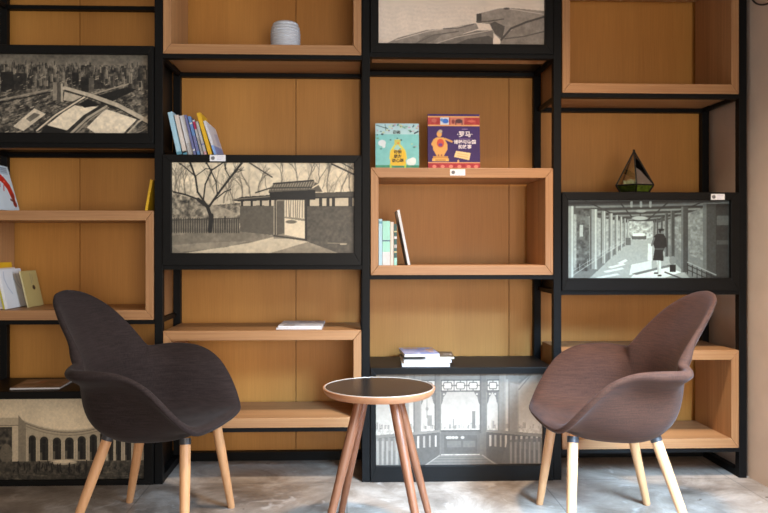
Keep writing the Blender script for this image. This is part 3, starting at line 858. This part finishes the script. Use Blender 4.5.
# thin books inside the middle oak box
zin = SH[2][1] + BT + .0003
grp = 'thin books inside the oak box'
def xb(u): return P(u, 264, .02).x
xin = post_x[2] + TB / 2 + .003 + BS
bx = xin + .002
upright_book('book', 'pale blue thin book against the side of the oak box', .014, .17, P(380, 219, .02).z - zin, K['paleblue'], (bx, .014, zin), 0, 0, [(.9, .95, K['teal'])], grp)
bx += .0155
upright_book('book', 'mint book with a white foot and dark line across its spine, inside the oak box', .031, .17, P(386, 221, .02).z - zin, K['mint'], (bx, .014, zin), 0, 0, [(.0, .30, K['white']), (.54, .565, K['navy'])], grp)
bx += .0325
upright_book('book', 'cream spined book between the mint book and the dark one, inside the oak box', .013, .17, P(391, 222, .02).z - zin, K['cream'], (bx, .014, zin), 0, 0, None, grp)
bx += .0155
upright_book('book', 'dark patterned book with pale spots, inside the oak box', .011, .165, P(396, 224, .02).z - zin, K['deepgreen'], (bx, .014, zin), 0, 0, [(.0, .18, K['mint']), (.30, .34, K['tan']), (.42, .5, K['grey']), (.64, .7, K['white']), (.80, .83, K['tan'])], grp)
upright_book('book', 'tall white book leaning on the others inside the oak box', .010, .17, .232, K['white'], (bx + .057, .012, zin), R(11.2), 0, None, grp)

# ---- two picture books standing on the oak box, fronts to the room
def cover_text(body, size, x, z, y, mat, parent, depth=.0004):
    cu = bpy.data.curves.new('lettering', 'FONT'); cu.body = body; cu.size = size; cu.align_x = 'CENTER'; cu.align_y = 'CENTER'
    cu.extrude = depth; cu.offset = .022 * size
    o = bpy.data.objects.new('tmp', cu); C.objects.link(o)
    bpy.context.view_layer.update()
    me = bpy.data.meshes.new_from_object(o.evaluated_get(bpy.context.evaluated_depsgraph_get()))
    bpy.data.objects.remove(o)
    me.materials.clear(); me.materials.append(mat)
    p = bpy.data.objects.new('cover_lettering', me); C.objects.link(p); p.parent = parent
    p.location = (x, y, z); p.rotation_euler = (R(90), 0, 0)
    return p

def facing_book(label, loc, w, h, t_, back, tilt, cv, edge):
    r = thing('picture_book', label, 'book', loc, 0, 'picture books standing on the oak box')
    r.rotation_euler = (-tilt, 0, 0)
    cm = MB().box(-w / 2, w / 2, 0, .0018, 0, h).box(-w / 2, w / 2, t_ - .0018, t_, 0, h).box(-w / 2, -w / 2 + .002, .0018, t_ - .0018, 0, h)
    cm.build('cover', edge, r)
    MB().box(-w / 2 + .002, w / 2 - .003, .0018, t_ - .0018, .003, h - .003).build('pages', M['pages'], r)
    print_mesh(cv, 'cover_print', -w / 2, w / 2, 0, h, -.0003, M['cover'], r)
    return r

zb3 = zf(460, 168) + .0004
# teal cover, picture units 0..100 across
def paint_teal():
    c = Canvas(110, 0, 0, 100, 102, 3, (.50, .78, .78))
    c.grad((c.Y < 24).astype(float), 0, (.66, .80, .84), 24, (.70, .84, .86))
    c.mottle(.03, 10)
    for k in range(46):
        x, y = c.rnd.uniform(0, 100), c.rnd.uniform(2, 24) if k < 30 else c.rnd.uniform(22, 58)
        if y < 30: y = c.rnd.uniform(2, 8 + abs(x - 55) * .45)
        c.ell(x, y, c.rnd.uniform(1, 3.4), c.rnd.uniform(.8, 2), c.rnd.choice(((.28, .50, .48), (.42, .62, .50), (.80, .83, .60), (.18, .28, .32), (.75, .55, .65))), .85)
    c.line([(2, 4), (28, 12)], 1.5, (.25, .35, .35)); c.line([(22, 2), (24, 16)], 1.2, (.3, .4, .4)); c.line([(90, 22), (98, 18)], 3, (.15, .22, .28))
    c.ell(15, 44, 9, 7, (.86, .90, .92)); c.ell(19, 50, 4, 5, (.86, .9, .92)); c.ell(82, 86, 11, 8, (.86, .92, .92)); c.ell(86, 82, 7, 6, (.9, .94, .94))
    c.rect(0, 93, 100, 102, (.22, .56, .44)); c.mottle(.06, 6, (c.Y > 93).astype(float))
    y = (.90, .74, .20)
    c.rect(44, 36, 57, 52, (.78, .76, .36)); c.line([(44, 50), (36, 62), (34, 78)], 5, (.85, .83, .35)); c.line([(57, 50), (67, 62), (70, 78)], 5, (.85, .83, .35))
    c.poly([(38, 58), (64, 58), (69, 66), (70, 94), (33, 94), (34, 66)], y)
    c.ell(50, 54, 5, 6, (.62, .80, .76)); c.ell(52, 44, 2.5, 2, (.85, .5, .2))
    c.line([(34, 92), (36, 102)], 4, (.70, .82, .30)); c.line([(69, 92), (67, 102)], 4, (.70, .82, .30))
    return c
W1 = P(419, 160, .06).x - P(375.5, 160, .06).x
t1 = facing_book('teal picture book with a yellow figure on its cover, standing on the oak box', ((P(375.5, 160, .06).x + P(419, 160, .06).x) / 2, .055, zb3), W1, P(397, 123, .06).z - zb3, .012, None, R(4), paint_teal(), colm('pale_mint_board', (.55, .72, .68)))
u_ = W1 / 100; Ht = P(397, 123, .06).z - zb3
for s, sz, x, y in (('图画', 8, 49, 21), ('动物', 8.6, 51, 67), ('朋友', 8.6, 51, 77), ('讲心理', 8.6, 51, 87)):
    cover_text(s, sz * u_ * 1.05, (x - 50) * u_, Ht - y * u_, -.0007, K['black'], t1)

def paint_purple():
    c = Canvas(120, 0, 0, 100, 102, 4, (.20, .085, .36))
    c.mottle(.02, 12)
    c.rect(0, 4, 100, 22, (.86, .62, .40)); c.rect(0, 6.5, 100, 19.5, (.66, .20, .20)); c.mottle(.10, 5, ((c.Y > 6.5) & (c.Y < 19.5)).astype(float))
    c.rect(24, 6.5, 41, 19.5, (.80, .82, .88)); c.ell(34, 13, 6, 4.5, (.20, .42, .78)); c.ell(27, 11, 3, 3, (.35, .55, .8))
    c.rect(43, 6.5, 70, 19.5, (.76, .45, .38)); c.ell(60, 13, 7, 4, (.30, .16, .20)); c.line([(54, 15), (54, 19)], 2, (.3, .16, .2)); c.line([(66, 15), (66, 19)], 2, (.3, .16, .2)); c.ell(49, 14, 3, 4, (.5, .2, .2)); c.ell(12, 12, 5, 4, (.72, .36, .32)); c.ell(84, 13, 8, 2, (.78, .38, .32))
    c.rect(0, 89, 100, 91, (.86, .62, .45)); c.rect(0, 91, 100, 102, (.66, .16, .20)); c.mottle(.10, 5, (c.Y > 91).astype(float))
    for x in (12, 28, 44, 60, 78, 92): c.ell(x, 97, 4, 3, (.86, .50, .44))
    g = (.86, .64, .34)
    c.ell(22, 37, 5, 6, g); c.ell(24, 32, 4, 3, (.72, .66, .58)); c.poly([(14, 44), (30, 43), (37, 55), (37, 66), (30, 78), (17, 78), (10, 66), (9, 55)], g)
    c.ell(24, 54, 7, 8, (.80, .30, .22)); c.ell(24, 57, 4, 3, (.45, .22, .5)); c.line([(33, 46), (46, 51)], 3.5, g); c.line([(12, 48), (8, 56), (13, 62)], 3.5, g)
    c.line([(20, 76), (21, 84)], 3, (.6, .35, .25)); c.line([(26, 76), (26, 84)], 3, (.6, .35, .25))
    c.rect(8, 82, 40, 87, (.88, .70, .38)); c.poly([(10, 78), (38, 78), (38, 82), (10, 82)], (.78, .56, .28)); c.rect(14, 83.5, 34, 86, (.72, .5, .25))
    c.poly([(54, 68), (82, 72), (79, 85), (50, 79)], (.92, .80, .58)); c.line([(57, 73), (77, 76)], 1.2, (.8, .62, .4)); c.line([(56, 77), (76, 80)], 1.2, (.8, .62, .4))
    c.ell(58, 87, 2, 2.6, (.82, .66, .45)); c.line([(66, 28), (76, 28)], 1, (.7, .6, .75)); c.line([(60, 46), (84, 46)], .8, (.7, .6, .75))
    return c
W2 = P(480, 160, .06).x - P(428, 160, .06).x; H2 = P(454, 113.5, .06).z - zb3
t2 = facing_book('purple picture book with red bands standing on the oak box', ((P(428, 160, .06).x + P(480, 160, .06).x) / 2, .055, zb3), W2, H2, .022, None, R(4), paint_purple(), K['purple'])
u_ = W2 / 100; kk = H2 / (102 * u_)
lett = colm('pale_lettering', (.80, .72, .74))
for s, sz, x, y in (('·罗马·', 12, 71, 38), ('诸神与帝国', 8.6, 71, 52), ('的故事', 8.6, 71, 61)):
    cover_text(s, sz * u_, (x - 50) * u_, H2 - y * u_ * kk, -.0007, lett, t2)

# ---- upper left: book with a red crustacean on its cover, leaning; yellow book edge at the right
zb1 = zf(80, 210.5) + .0004
def paint_lobster():
    c = Canvas(90, 0, 0, 100, 128, 6, (.80, .86, .90))
    c.mottle(.02, 20)
    c.rect(55, 4, 92, 24, (.66, .74, .80)); 
    for y in (7, 12, 17): c.line([(60, y), (88, y)], 2, (.45, .5, .58))
    r = (.74, .05, .06)
    c.line([(10, 30), (35, 30), (58, 42), (76, 60), (84, 84)], 22, r); c.line([(84, 84), (86, 104)], 14, (.55, .04, .06)); c.ell(86, 108, 9, 8, (.5, .04, .06)); c.line([(70, 96), (84, 100)], 6, (.35, .03, .05))
    c.line([(20, 44), (14, 58)], 4, r); c.line([(38, 46), (34, 62)], 4, r); c.line([(54, 58), (48, 72)], 4, r); c.ell(62, 46, 6, 3, (.9, .3, .25))
    c.line([(0, 26), (20, 28)], 16, r)
    return c
tl = .016; dl = .19
pr = P(20, 211, .02 + dl)
hl = (P(8.5, 168, .02 + dl).z - zb1) / math.cos(R(15.5))
upright_book('picture_book', 'white picture book with a red lobster on its cover, leaning at the left edge', tl, dl, hl, K['white'], (pr.x - tl, .02, zb1), R(15.5), 0, None, None, paint_lobster())

xr = post_x[1] - TB / 2 - .004
# yellow book seen edge-on, leaning right against the post
yl = thing('book', 'yellow book leaning against the post at the right end of the left oak box', 'book', (xr - .030, .02, zb1))
hy = .128
th = math.asin(.022 / hy)
o1 = MB().box(-.010, -.0085, 0, .15, 0, hy).box(-.0015, 0, 0, .15, 0, hy).box(-.0085, -.0015, 0, .0015, 0, hy).build('cover', K['yellow'], yl)
o2 = MB().box(-.0085, -.0015, .0015, .147, .003, hy - .003).build('pages', M['pages'], yl)
for o in (o1, o2): o.matrix_local = Matrix.Rotation(th, 4, 'Y') @ o.matrix_local

# ---- booklets inside the left oak box
zl1 = SH[0][2] + BT + .0004
gl = 'booklets inside the left oak box'
def paint_swirl():
    c = Canvas(60, 0, 0, 100, 110, 8, (.86, .88, .91))
    for pts in ([(16, 8), (13, 27), (22, 52), (36, 70)], [(60, 10), (56, 30), (68, 48), (78, 58)], [(70, 14), (74, 40), (86, 52)]):
        c.line(pts, 3, (.62, .68, .78), .8)
    return c
def paint_dot():
    c = Canvas(60, 0, 0, 100, 110, 8, (.70, .64, .42))
    c.ell(62, 52, 9, 7, (.05, .05, .05)); c.line([(55, 10), (55, 40)], 5, (.60, .56, .42)); c.line([(66, 14), (66, 34)], 3, (.55, .5, .4))
    return c
def left_book(label, u_front, vtop_rear, u_rear, y0, t_, d, cover, lean, cv=None, spine=None):
    h = (P(u_rear, vtop_rear, y0 + d).z - zl1) / math.cos(lean)
    x = P(u_front, 308, y0).x
    return upright_book('booklet', label, t_, d, h, cover, (x - t_, y0, zl1), lean, 0, spine, gl, cv)
left_book('tan booklet with a black dot, rightmost in the left oak box', 28.8, 270.5, 26, .125, .006, .155, K['tan'], R(13), paint_dot())
left_book('white booklet with pale swirls in the left oak box, beside the tan one', 8.2, 268.8, 21, .035, .012, .20, K['white'], R(13), paint_swirl(), [(0, 1, colm('pale_spine', (.74, .76, .80)))])
left_book('thin lime yellow booklet left of the white booklet in the left oak box', 4.6, 274, 12, .033, .005, .17, K['lime'], R(13))
left_book('cream booklet with a grey spine at the left edge of the left oak box', 2.8, 268, 10, .033, .016, .20, K['cream'], R(13), None, [(.05, .5, K['grey']), (.6, .8, K['white'])])
left_book('tall yellow topped booklet at the left end of the left oak box', -2.7, 262.5, 9, .035, .010, .215, K['yellow'], R(11.5))

# ---- magazines lying flat
def paint_mag(seed, base, cols):
    c = Canvas(70, 0, 0, 100, 70, seed, base)
    for k in range(9):
        x, y = c.rnd.uniform(0, 90), c.rnd.uniform(0, 60)
        c.rect(x, y, x + c.rnd.uniform(10, 45), y + c.rnd.uniform(5, 22), c.rnd.choice(cols), .8)
    c.mottle(.08, 9)
    return c
def flat_mag(name, label, corner_l, corner_r, yfront, depth, z0, thick, rz, mat, cv=None, group=None, skew=0.):
    """spine along x; corner_l and corner_r are x positions of the near edge"""
    w = corner_r - corner_l
    r = thing(name, label, 'magazine', (corner_l, yfront, z0), rz, group)
    MB().box(0, w, 0, depth, 0, .0007).box(0, w, 0, depth, thick - .0007, thick).build('cover', mat, r)
    MB().box(.001, w - .001, .001, depth - .002, .0007, thick - .0007).build('pages', M['paper'], r)
    if cv:
        o = print_mesh(cv, 'cover_print', 0, w, 0, depth, 0, M['cover'], r)
        o.matrix_local = Matrix.Translation((0, 0, thick + .0002)) @ Matrix.Rotation(R(-90), 4, 'X')
    return r
z2b = zf(262, 330.5) + .0003
def fx(u, z, y):            # x at a given depth for a column u
    return P(u, 300, y).x
paleset = [(.85, .85, .86), (.62, .66, .72), (.30, .25, .22), (.75, .72, .70)]
flat_mag('booklet', 'lower white booklet lying on the low oak box', fx(276, 0, .035), fx(322, 0, .035), .035, .215, z2b, .006, R(-1), K['white'], None, 'booklets lying on the low oak box')
flat_mag('booklet', 'upper white booklet with a dark picture, lying on the low oak box', fx(278, 0, .042), fx(322, 0, .042), .045, .21, z2b + .0063, .008, R(-2), K['white'], paint_mag(21, (.80, .82, .85), paleset), 'booklets lying on the low oak box')
z4 = zf(460, 367.5) + .0003
zz = z4
for k, (ua, ub, yf, dp, th_, rz, mt, base, lab) in enumerate((
        (402, 450, .030, .20, .010, -2, 'white', None, 'bottom white magazine of the pile on the pavilion photograph'),
        (404, 452, .050, .19, .013, 2, 'grey', (.7, .7, .68), 'second magazine from the bottom of the pile on the pavilion photograph'),
        (425, 454, .085, .16, .009, -4, 'tan', (.30, .24, .18), 'brown covered magazine sticking out at the right of the pile'),
        (404.5, 440, .075, .20, .012, 3, 'white', (.62, .64, .78), 'top magazine of the pile with a pale violet and orange cover'))):
    cvm = paint_mag(30 + k, base, [(.4, .5, .75), (.85, .6, .4), (.85, .85, .9), (.45, .55, .8)] if k == 3 else [(.3, .3, .3), (.8, .8, .8), (.4, .45, .5)]) if base else None
    if k == 3: zz -= .0
    flat_mag('magazine', lab, fx(ua, 0, yf), fx(ub, 0, yf), yf, dp, zz, th_, R(rz), K[mt], cvm, 'magazines piled on the pavilion photograph')
    zz += th_ + .0004
z6 = zf(80, 391) + .0003
flat_mag('magazine', 'brown picture magazine lying on the colonnade photograph beside the charcoal chair', fx(9.5, 0, .035), fx(59, 0, .035), .035, .20, z6, .007, R(3), K['grey'], paint_mag(41, (.40, .30, .26), [(.55, .45, .40), (.25, .16, .13), (.5, .25, .2), (.6, .55, .5)]))

# ================================================================== STACK OF DISHES
zd = SH[1][0] + BT + .0003
cx = P(285.5, 40, .10).x; cy = .10
rad = (P(300.5, 40, .10).x - P(270.5, 40, .10).x) / 2
hd = P(285, 22.5, .10).z - zd
prof = [(rad * .93, 0)]
nr_ = 9
for k in range(nr_):
    t = (k + .5) / nr_
    e = max(0, t - .62) / .38
    rr = rad * (.97 + .03 * math.sin(math.pi * t)) * (1 - .15 * e * e)
    prof += [(rr * .95, hd * .94 * (k + .06) / nr_), (rr * .995, hd * .94 * (k + .25) / nr_), (rr, hd * .94 * (k + .6) / nr_), (rr * .95, hd * .94 * (k + .94) / nr_)]
prof += [(rad * .74, hd * .965), (rad * .60, hd * .99), (rad * .3, hd)]
pot = MB().lathe(prof, 56).build('ribbed_pot', M['plate'], None, 0, True)
pot.location = (cx, cy, zd)
tag(pot, 'grey ribbed round pot standing in the top oak box', 'pot')

# ================================================================== TERRARIUM
zt = zf(650, 192.2) + .0003
yt_ = .10
tcx = P(634, 190, yt_).x
sc = (P(652, 190, yt_).x - P(617, 190, yt_).x)
hz = P(634, 151, yt_).z - zt
te = thing('terrarium', 'small pyramid glass terrarium with green moss on the walkway photograph', 'terrarium', (tcx, yt_, zt), R(-14))
n = 5
rb, rm = sc * .40, sc * .53
zm = hz * .19
def ringpts(r, z, off=0): return [Vector((r * math.cos(2 * math.pi * (k + off) / n - math.pi / 2), r * math.sin(2 * math.pi * (k + off) / n - math.pi / 2), z)) for k in range(n)]
Bp, Mp, A = ringpts(rb, .004), ringpts(rm, zm), Vector((0, 0, hz))
gm = MB()
for k in range(n):
    k2 = (k + 1) % n
    gm.add([Bp[k], Bp[k2], Mp[k2], Mp[k]], [(0, 1, 2, 3)]); gm.add([Mp[k], Mp[k2], A], [(0, 1, 2)])
gm.build('glass_panes', M['glass'], te)
cm = MB()
for k in range(n):
    k2 = (k + 1) % n
    for a_, b_ in ((Bp[k], Bp[k2]), (Mp[k], Mp[k2]), (Bp[k], Mp[k]), (Mp[k], A)):
        cm.tube([a_, b_], .0032, 8)
cm.tube([A - Vector((0, 0, .004)), A + Vector((0, 0, .006))], .005, 8)
cm.build('metal_edges', M['came'], te)
ms = MB()
v = [Vector((p.x * .93, p.y * .93, .006)) for p in Bp]; w = [Vector((p.x * .93, p.y * .93, zm * .95)) for p in Mp]
ms.add(v + w + [Vector((0, 0, zm * 1.25)), Vector((0, 0, .006))],
       [(k, (k + 1) % n, (k + 1) % n + n, k + n) for k in range(n)] + [(k + n, (k + 1) % n + n, 2 * n) for k in range(n)] + [((k + 1) % n, k, 2 * n + 1) for k in range(n)])
ms.build('moss_bed', M['moss'], te, 0)
pl = MB()
rnd = random.Random(4)
for cx_, cy_, s_ in ((.03, -.005, .9), (.005, .02, 1.1), (-.03, .0, .8)):
    for k in range(7):
        a_ = k * 2.4; tip = Vector((cx_ + math.cos(a_) * .017 * s_, cy_ + math.sin(a_) * .017 * s_, zm * 1.1 + .026 * s_))
        base = Vector((cx_, cy_, zm * .95))
        mid = base.lerp(tip, .55) + Vector((math.cos(a_) * .004, math.sin(a_) * .004, 0))
        pl.tube([base, mid, tip], [.003, .0055 * s_, .001], 6)
pl.build('succulent', M['succ'], te, 0, True)

# ================================================================== CHAIRS
def cr(p0, p1, p2, p3, t):
    t2, t3 = t * t, t * t * t
    return .5 * ((2 * p1) + (-p0 + p2) * t + (2 * p0 - 5 * p1 + 4 * p2 - p3) * t2 + (-p0 + 3 * p1 - 3 * p2 + p3) * t3)
def spline(pts, m):
    n = len(pts); out = []
    for i in range(n - 1):
        p0 = pts[i - 1] if i > 0 else 2 * pts[0] - pts[1]
        p3 = pts[i + 2] if i + 2 < n else 2 * pts[-1] - pts[-2]
        for k in range(m): out.append(cr(p0, pts[i], pts[i + 1], p3, k / m))
    out.append(pts[-1]); return out

# half of the shell from the middle of the front edge round to the middle of the back:
# each station runs floor, corner, wall, rim   (x sideways, y forward, z up)
ST = [
    ((0, .10, .362), (0, .19, .374), (0, .245, .384), (0, .272, .372)),
    ((.050, .10, .361), (.085, .19, .374), (.115, .245, .385), (.125, .268, .372)),
    ((.085, .09, .361), (.150, .17, .378), (.195, .225, .393), (.215, .245, .380)),
    ((.100, .06, .360), (.185, .135, .388), (.242, .175, .442), (.272, .195, .456)),
    ((.105, .03, .359), (.200, .080, .388), (.262, .110, .490), (.305, .125, .541)),
    ((.110, -.01, .358), (.205, .02, .386), (.263, .035, .518), (.327, .045, .583)),
    ((.110, -.04, .358), (.205, -.045, .388), (.262, -.040, .528), (.342, -.035, .594)),
    ((.100, -.07, .358), (.192, -.095, .395), (.245, -.092, .530), (.340, -.096, .594)),
    ((.085, -.09, .360), (.165, -.130, .408), (.218, -.122, .534), (.286, -.134, .590)),
    ((.072, -.10, .362), (.145, -.148, .424), (.198, -.135, .540), (.222, -.130, .598)),
    ((.058, -.10, .364), (.122, -.162, .440), (.170, -.158, .568), (.196, -.186, .675)),
    ((.042, -.10, .365), (.092, -.172, .450), (.130, -.182, .590), (.160, -.252, .752)),
    ((.022, -.10, .366), (.050, -.178, .456), (.072, -.198, .602), (.096, -.308, .804)),
    ((0, -.10, .366), (0, -.180, .458), (0, -.204, .605), (0, -.324, .820)),
]
def shell_mesh():
    cols = [spline([Vector((0, .02, .357))] + [Vector(p) for p in st], 4) for st in ST]     # along each station
    nr = len(cols[0])
    rows = [spline([cols[i][j] for i in range(len(cols))], 3) for j in range(nr)]
    ns = len(rows[0])
    vs, fs = [Vector(rows[0][0])], []
    idx = {}
    for j in range(1, nr):
        for i in range(ns):
            p = rows[j][i]
            idx[j, i, 1] = len(vs); vs.append(Vector((max(p.x, 0), p.y, p.z)))
            if i in (0, ns - 1):
                vs[-1].x = 0; idx[j, i, -1] = idx[j, i, 1]
            else:
                idx[j, i, -1] = len(vs); vs.append(Vector((-max(p.x, 0), p.y, p.z)))
    for s in (1, -1):
        for i in range(ns - 1):
            f = (0, idx[1, i, s], idx[1, i + 1, s]); fs.append(f if s < 0 else f[::-1])
            for j in range(1, nr - 1):
                f = (idx[j, i, s], idx[j + 1, i, s], idx[j + 1, i + 1, s], idx[j, i + 1, s]); fs.append(f if s < 0 else f[::-1])
    return vs, fs

def make_chair(label, fab, loc, rz):
    """local +y is the way the sitter faces"""
    t = thing('armchair', label, 'chair', loc, rz, 'upholstered armchairs')
    vs, fs = shell_mesh()
    me = bpy.data.meshes.new('seat_shell'); me.from_pydata([(v.x, v.y, v.z + .003) for v in vs], [], fs)
    bm = bmesh.new(); bm.from_mesh(me); bmesh.ops.recalc_face_normals(bm, faces=bm.faces)
    top = max(bm.faces, key=lambda f: f.normal.z if abs(f.calc_center_median().x) < .1 and abs(f.calc_center_median().y) < .08 else -2)
    c0 = min(bm.faces, key=lambda f: (f.calc_center_median() - Vector((0, .02, .39))).length)
    if c0.normal.z < 0: bmesh.ops.reverse_faces(bm, faces=bm.faces)
    bm.to_mesh(me); bm.free()
    me.materials.append(fab)
    o = bpy.data.objects.new('seat_shell', me); C.objects.link(o); o.parent = t
    me.polygons.foreach_set('use_smooth', [True] * len(me.polygons))
    vg = o.vertex_groups.new(name='padding')
    for v in me.vertices:
        r_ = math.hypot(v.co.x / .19, (v.co.y - .02) / .20)
        k_ = max(0., min(1., (1.12 - r_) / .5)); k_ = k_ * k_ * (3 - 2 * k_)
        if v.co.z > .43: k_ = 0
        if v.co.z < .64 and abs(v.co.x) > .19:
            e_ = max(0., min(1., (v.co.z - .50) / .08)) * max(0., min(1., (.10 - v.co.y) / .16))
            k_ = max(k_, .5 * e_ * e_ * (3 - 2 * e_))
        vg.add([v.index], .42 + .58 * k_, 'REPLACE')
    md = o.modifiers.new('thick', 'SOLIDIFY'); md.vertex_group = 'padding'; md.thickness = .047; md.offset = -1; md.use_even_offset = False
    md = o.modifiers.new('sub', 'SUBSURF'); md.levels = 1; md.render_levels = 1
    # dark plate under the seat
    MB().lathe([(.0, .308), (.085, .308), (.095, .313), (.095, .322)], 24).build('seat_plate', M['black'], t, 0, True)
    for sx in (-1, 1):
        for (ty, tx, fy, fx_) in ((.178, .135, .208, .212), (-.100, .125, -.195, .205)):
            a_ = Vector((sx * tx, ty, .331)); b_ = Vector((sx * fx_, fy, .0))
            d = (b_ - a_)
            L = MB().tube([a_, a_ + d * .25, a_ + d * .6, a_ + d * .985, b_], [.0175, .0178, .0160, .0132, .0115], 18).build('leg', M['leg'], t, 0, True)
            MB().tube([a_ - d.normalized() * .012, a_ + d * .024], .0192, 18).build('ferrule', M['ferrule'], L, 0, True)
    return t
def ground(u_x, y): return (u_x, y, 0)
chairL = make_chair('charcoal upholstered armchair with beech legs in front of the colonnade photograph', M['fab_dark'], (-.674, -.45, 0), R(-90 - 11.5))
chairR = make_chair('brown upholstered armchair with beech legs near the beige wall', M['fab_brown'], (.925, -.505, 0), R(90 - 1.5))

# ================================================================== SIDE TABLE
D_t = 2.49
tc_ = P(379, 386.4, CAM.y + D_t)
tz = tc_.z
tb = thing('side_table', 'small round side table with a black top and four splayed wooden legs', 'table', (tc_.x, tc_.y, 0), 0)
rt = .187
MB().lathe([(.0, tz - .022), (rt - .012, tz - .024), (rt - .003, tz - .014), (rt, tz - .006), (rt, tz - .0012), (rt - .004, tz - .0012), (rt - .005, tz - .003), (0, tz - .003)], 72).build('table_edge', M['ring'], tb, 0, True)
MB().lathe([(0, tz - .0028), (rt - .0085, tz - .0028), (rt - .0085, tz - .0006), (0, tz - .0006)], 72).build('tabletop', M['tabletop'], tb, 0, True)
rim = MB(); rim.tube([((rt - .006) * math.cos(2 * math.pi * k / 72), (rt - .006) * math.sin(2 * math.pi * k / 72), tz - .0008) for k in range(73)], .0018, 8, 0, False)
rim.build('rim_line', M['tablerim'], tb, 0, True)
for dx, dy in ((-.82, -.57), (.57, -.82), (.82, .57), (-.57, .82)):
    a_ = Vector((dx * .075, dy * .075, tz - .0225)); b_ = Vector((dx * .228, dy * .228, 0)); d = b_ - a_
    MB().tube([a_, a_ + d * .3, a_ + d * .97, b_], [.0165, .0165, .0118, .0105], 18).build('leg', M['tleg'], tb, 0, True)

# ================================================================== WALL CORD
def on_wall(u, v):
    d = FWD + RGT * ((u - PPX) / FPX) + UPV * ((HOR - v) / FPX)
    return CAM + d * ((XW - .004 - CAM.x) / d.x)
pts = [on_wall(*q) for q in ((750.8, -14), (751, -4), (753, .5), (756.5, 3.6), (761, 4.8), (766, 4.2), (772, 1), (776, -6))]
pts = spline(pts, 5)
cord = MB().tube(pts, .0035, 8).build('wall_cord', M['cord'], None, 0, True)
tag(cord, 'thin black cord looping down the beige wall at the top right corner', 'cord')

# ================================================================== LIGHT
def area(name, loc, target, sx, sy, power, col):
    l = bpy.data.lights.new(name, 'AREA'); l.shape = 'RECTANGLE'; l.size = sx; l.size_y = sy; l.energy = power; l.color = col
    o = bpy.data.objects.new(name, l); C.objects.link(o); o.location = loc
    o.rotation_euler = (Vector(target) - Vector(loc)).to_track_quat('-Z', 'Y').to_euler()
    return o
fd = area('front_daylight', (.75, -4.6, .95), (-.15, 0, .80), 1.5, 1.3, 13.4, (1.0, .90, .80)); fd.data.spread = R(80)
wd = area('window_daylight', (1.60, -2.2, 1.45), (1.05, -.95, 0), 1.2, 1.1, 108, (.44, .70, 1.0)); wd.data.spread = R(58)
sd = area('side_window_daylight', (1.62, -1.55, 1.35), (-1.4, -.85, 1.0), 1.2, 1.3, 20, (.80, .90, 1.0)); sd.data.spread = R(84)
def spot(name, loc, target, power, ang, col, blend=.7, rad=.06):
    l = bpy.data.lights.new(name, 'SPOT'); l.energy = power; l.spot_size = R(ang); l.spot_blend = blend; l.color = col; l.shadow_soft_size = rad
    o = bpy.data.objects.new(name, l); C.objects.link(o); o.location = loc
    o.rotation_euler = (Vector(target) - Vector(loc)).to_track_quat('-Z', 'Y').to_euler()
    return o
spot('ceiling_spot', (.80, -1.15, 2.9), (.80, -1.0, 0), 380, 92, (1, .82, .64), 1., .09)
w = bpy.data.worlds.new('World'); bpy.context.scene.world = w; w.use_nodes = True
bg = w.node_tree.nodes['Background']; bg.inputs['Color'].default_value = (1.0, .88, .76, 1); bg.inputs['Strength'].default_value = .35

# ================================================================== CAMERA
cd = bpy.data.cameras.new('camera'); cam = bpy.data.objects.new('camera', cd); C.objects.link(cam)
cam.location = CAM; cam.rotation_euler = (R(90), 0, -YAW)
cd.sensor_width = 36; cd.lens = FPX * 36 / 768
cd.shift_x = (384 - PPX) / 768; cd.shift_y = -(256.5 - HOR) / 768
cd.dof.use_dof = True; cd.dof.focus_distance = 2.55; cd.dof.aperture_fstop = 3.2
sc_ = bpy.context.scene
sc_.camera = cam
sc_.view_settings.view_transform = 'Standard'; sc_.view_settings.look = 'None'
sc_.view_settings.gamma = 1; sc_.view_settings.use_curve_mapping = False
sc_.view_settings.exposure = 0.35
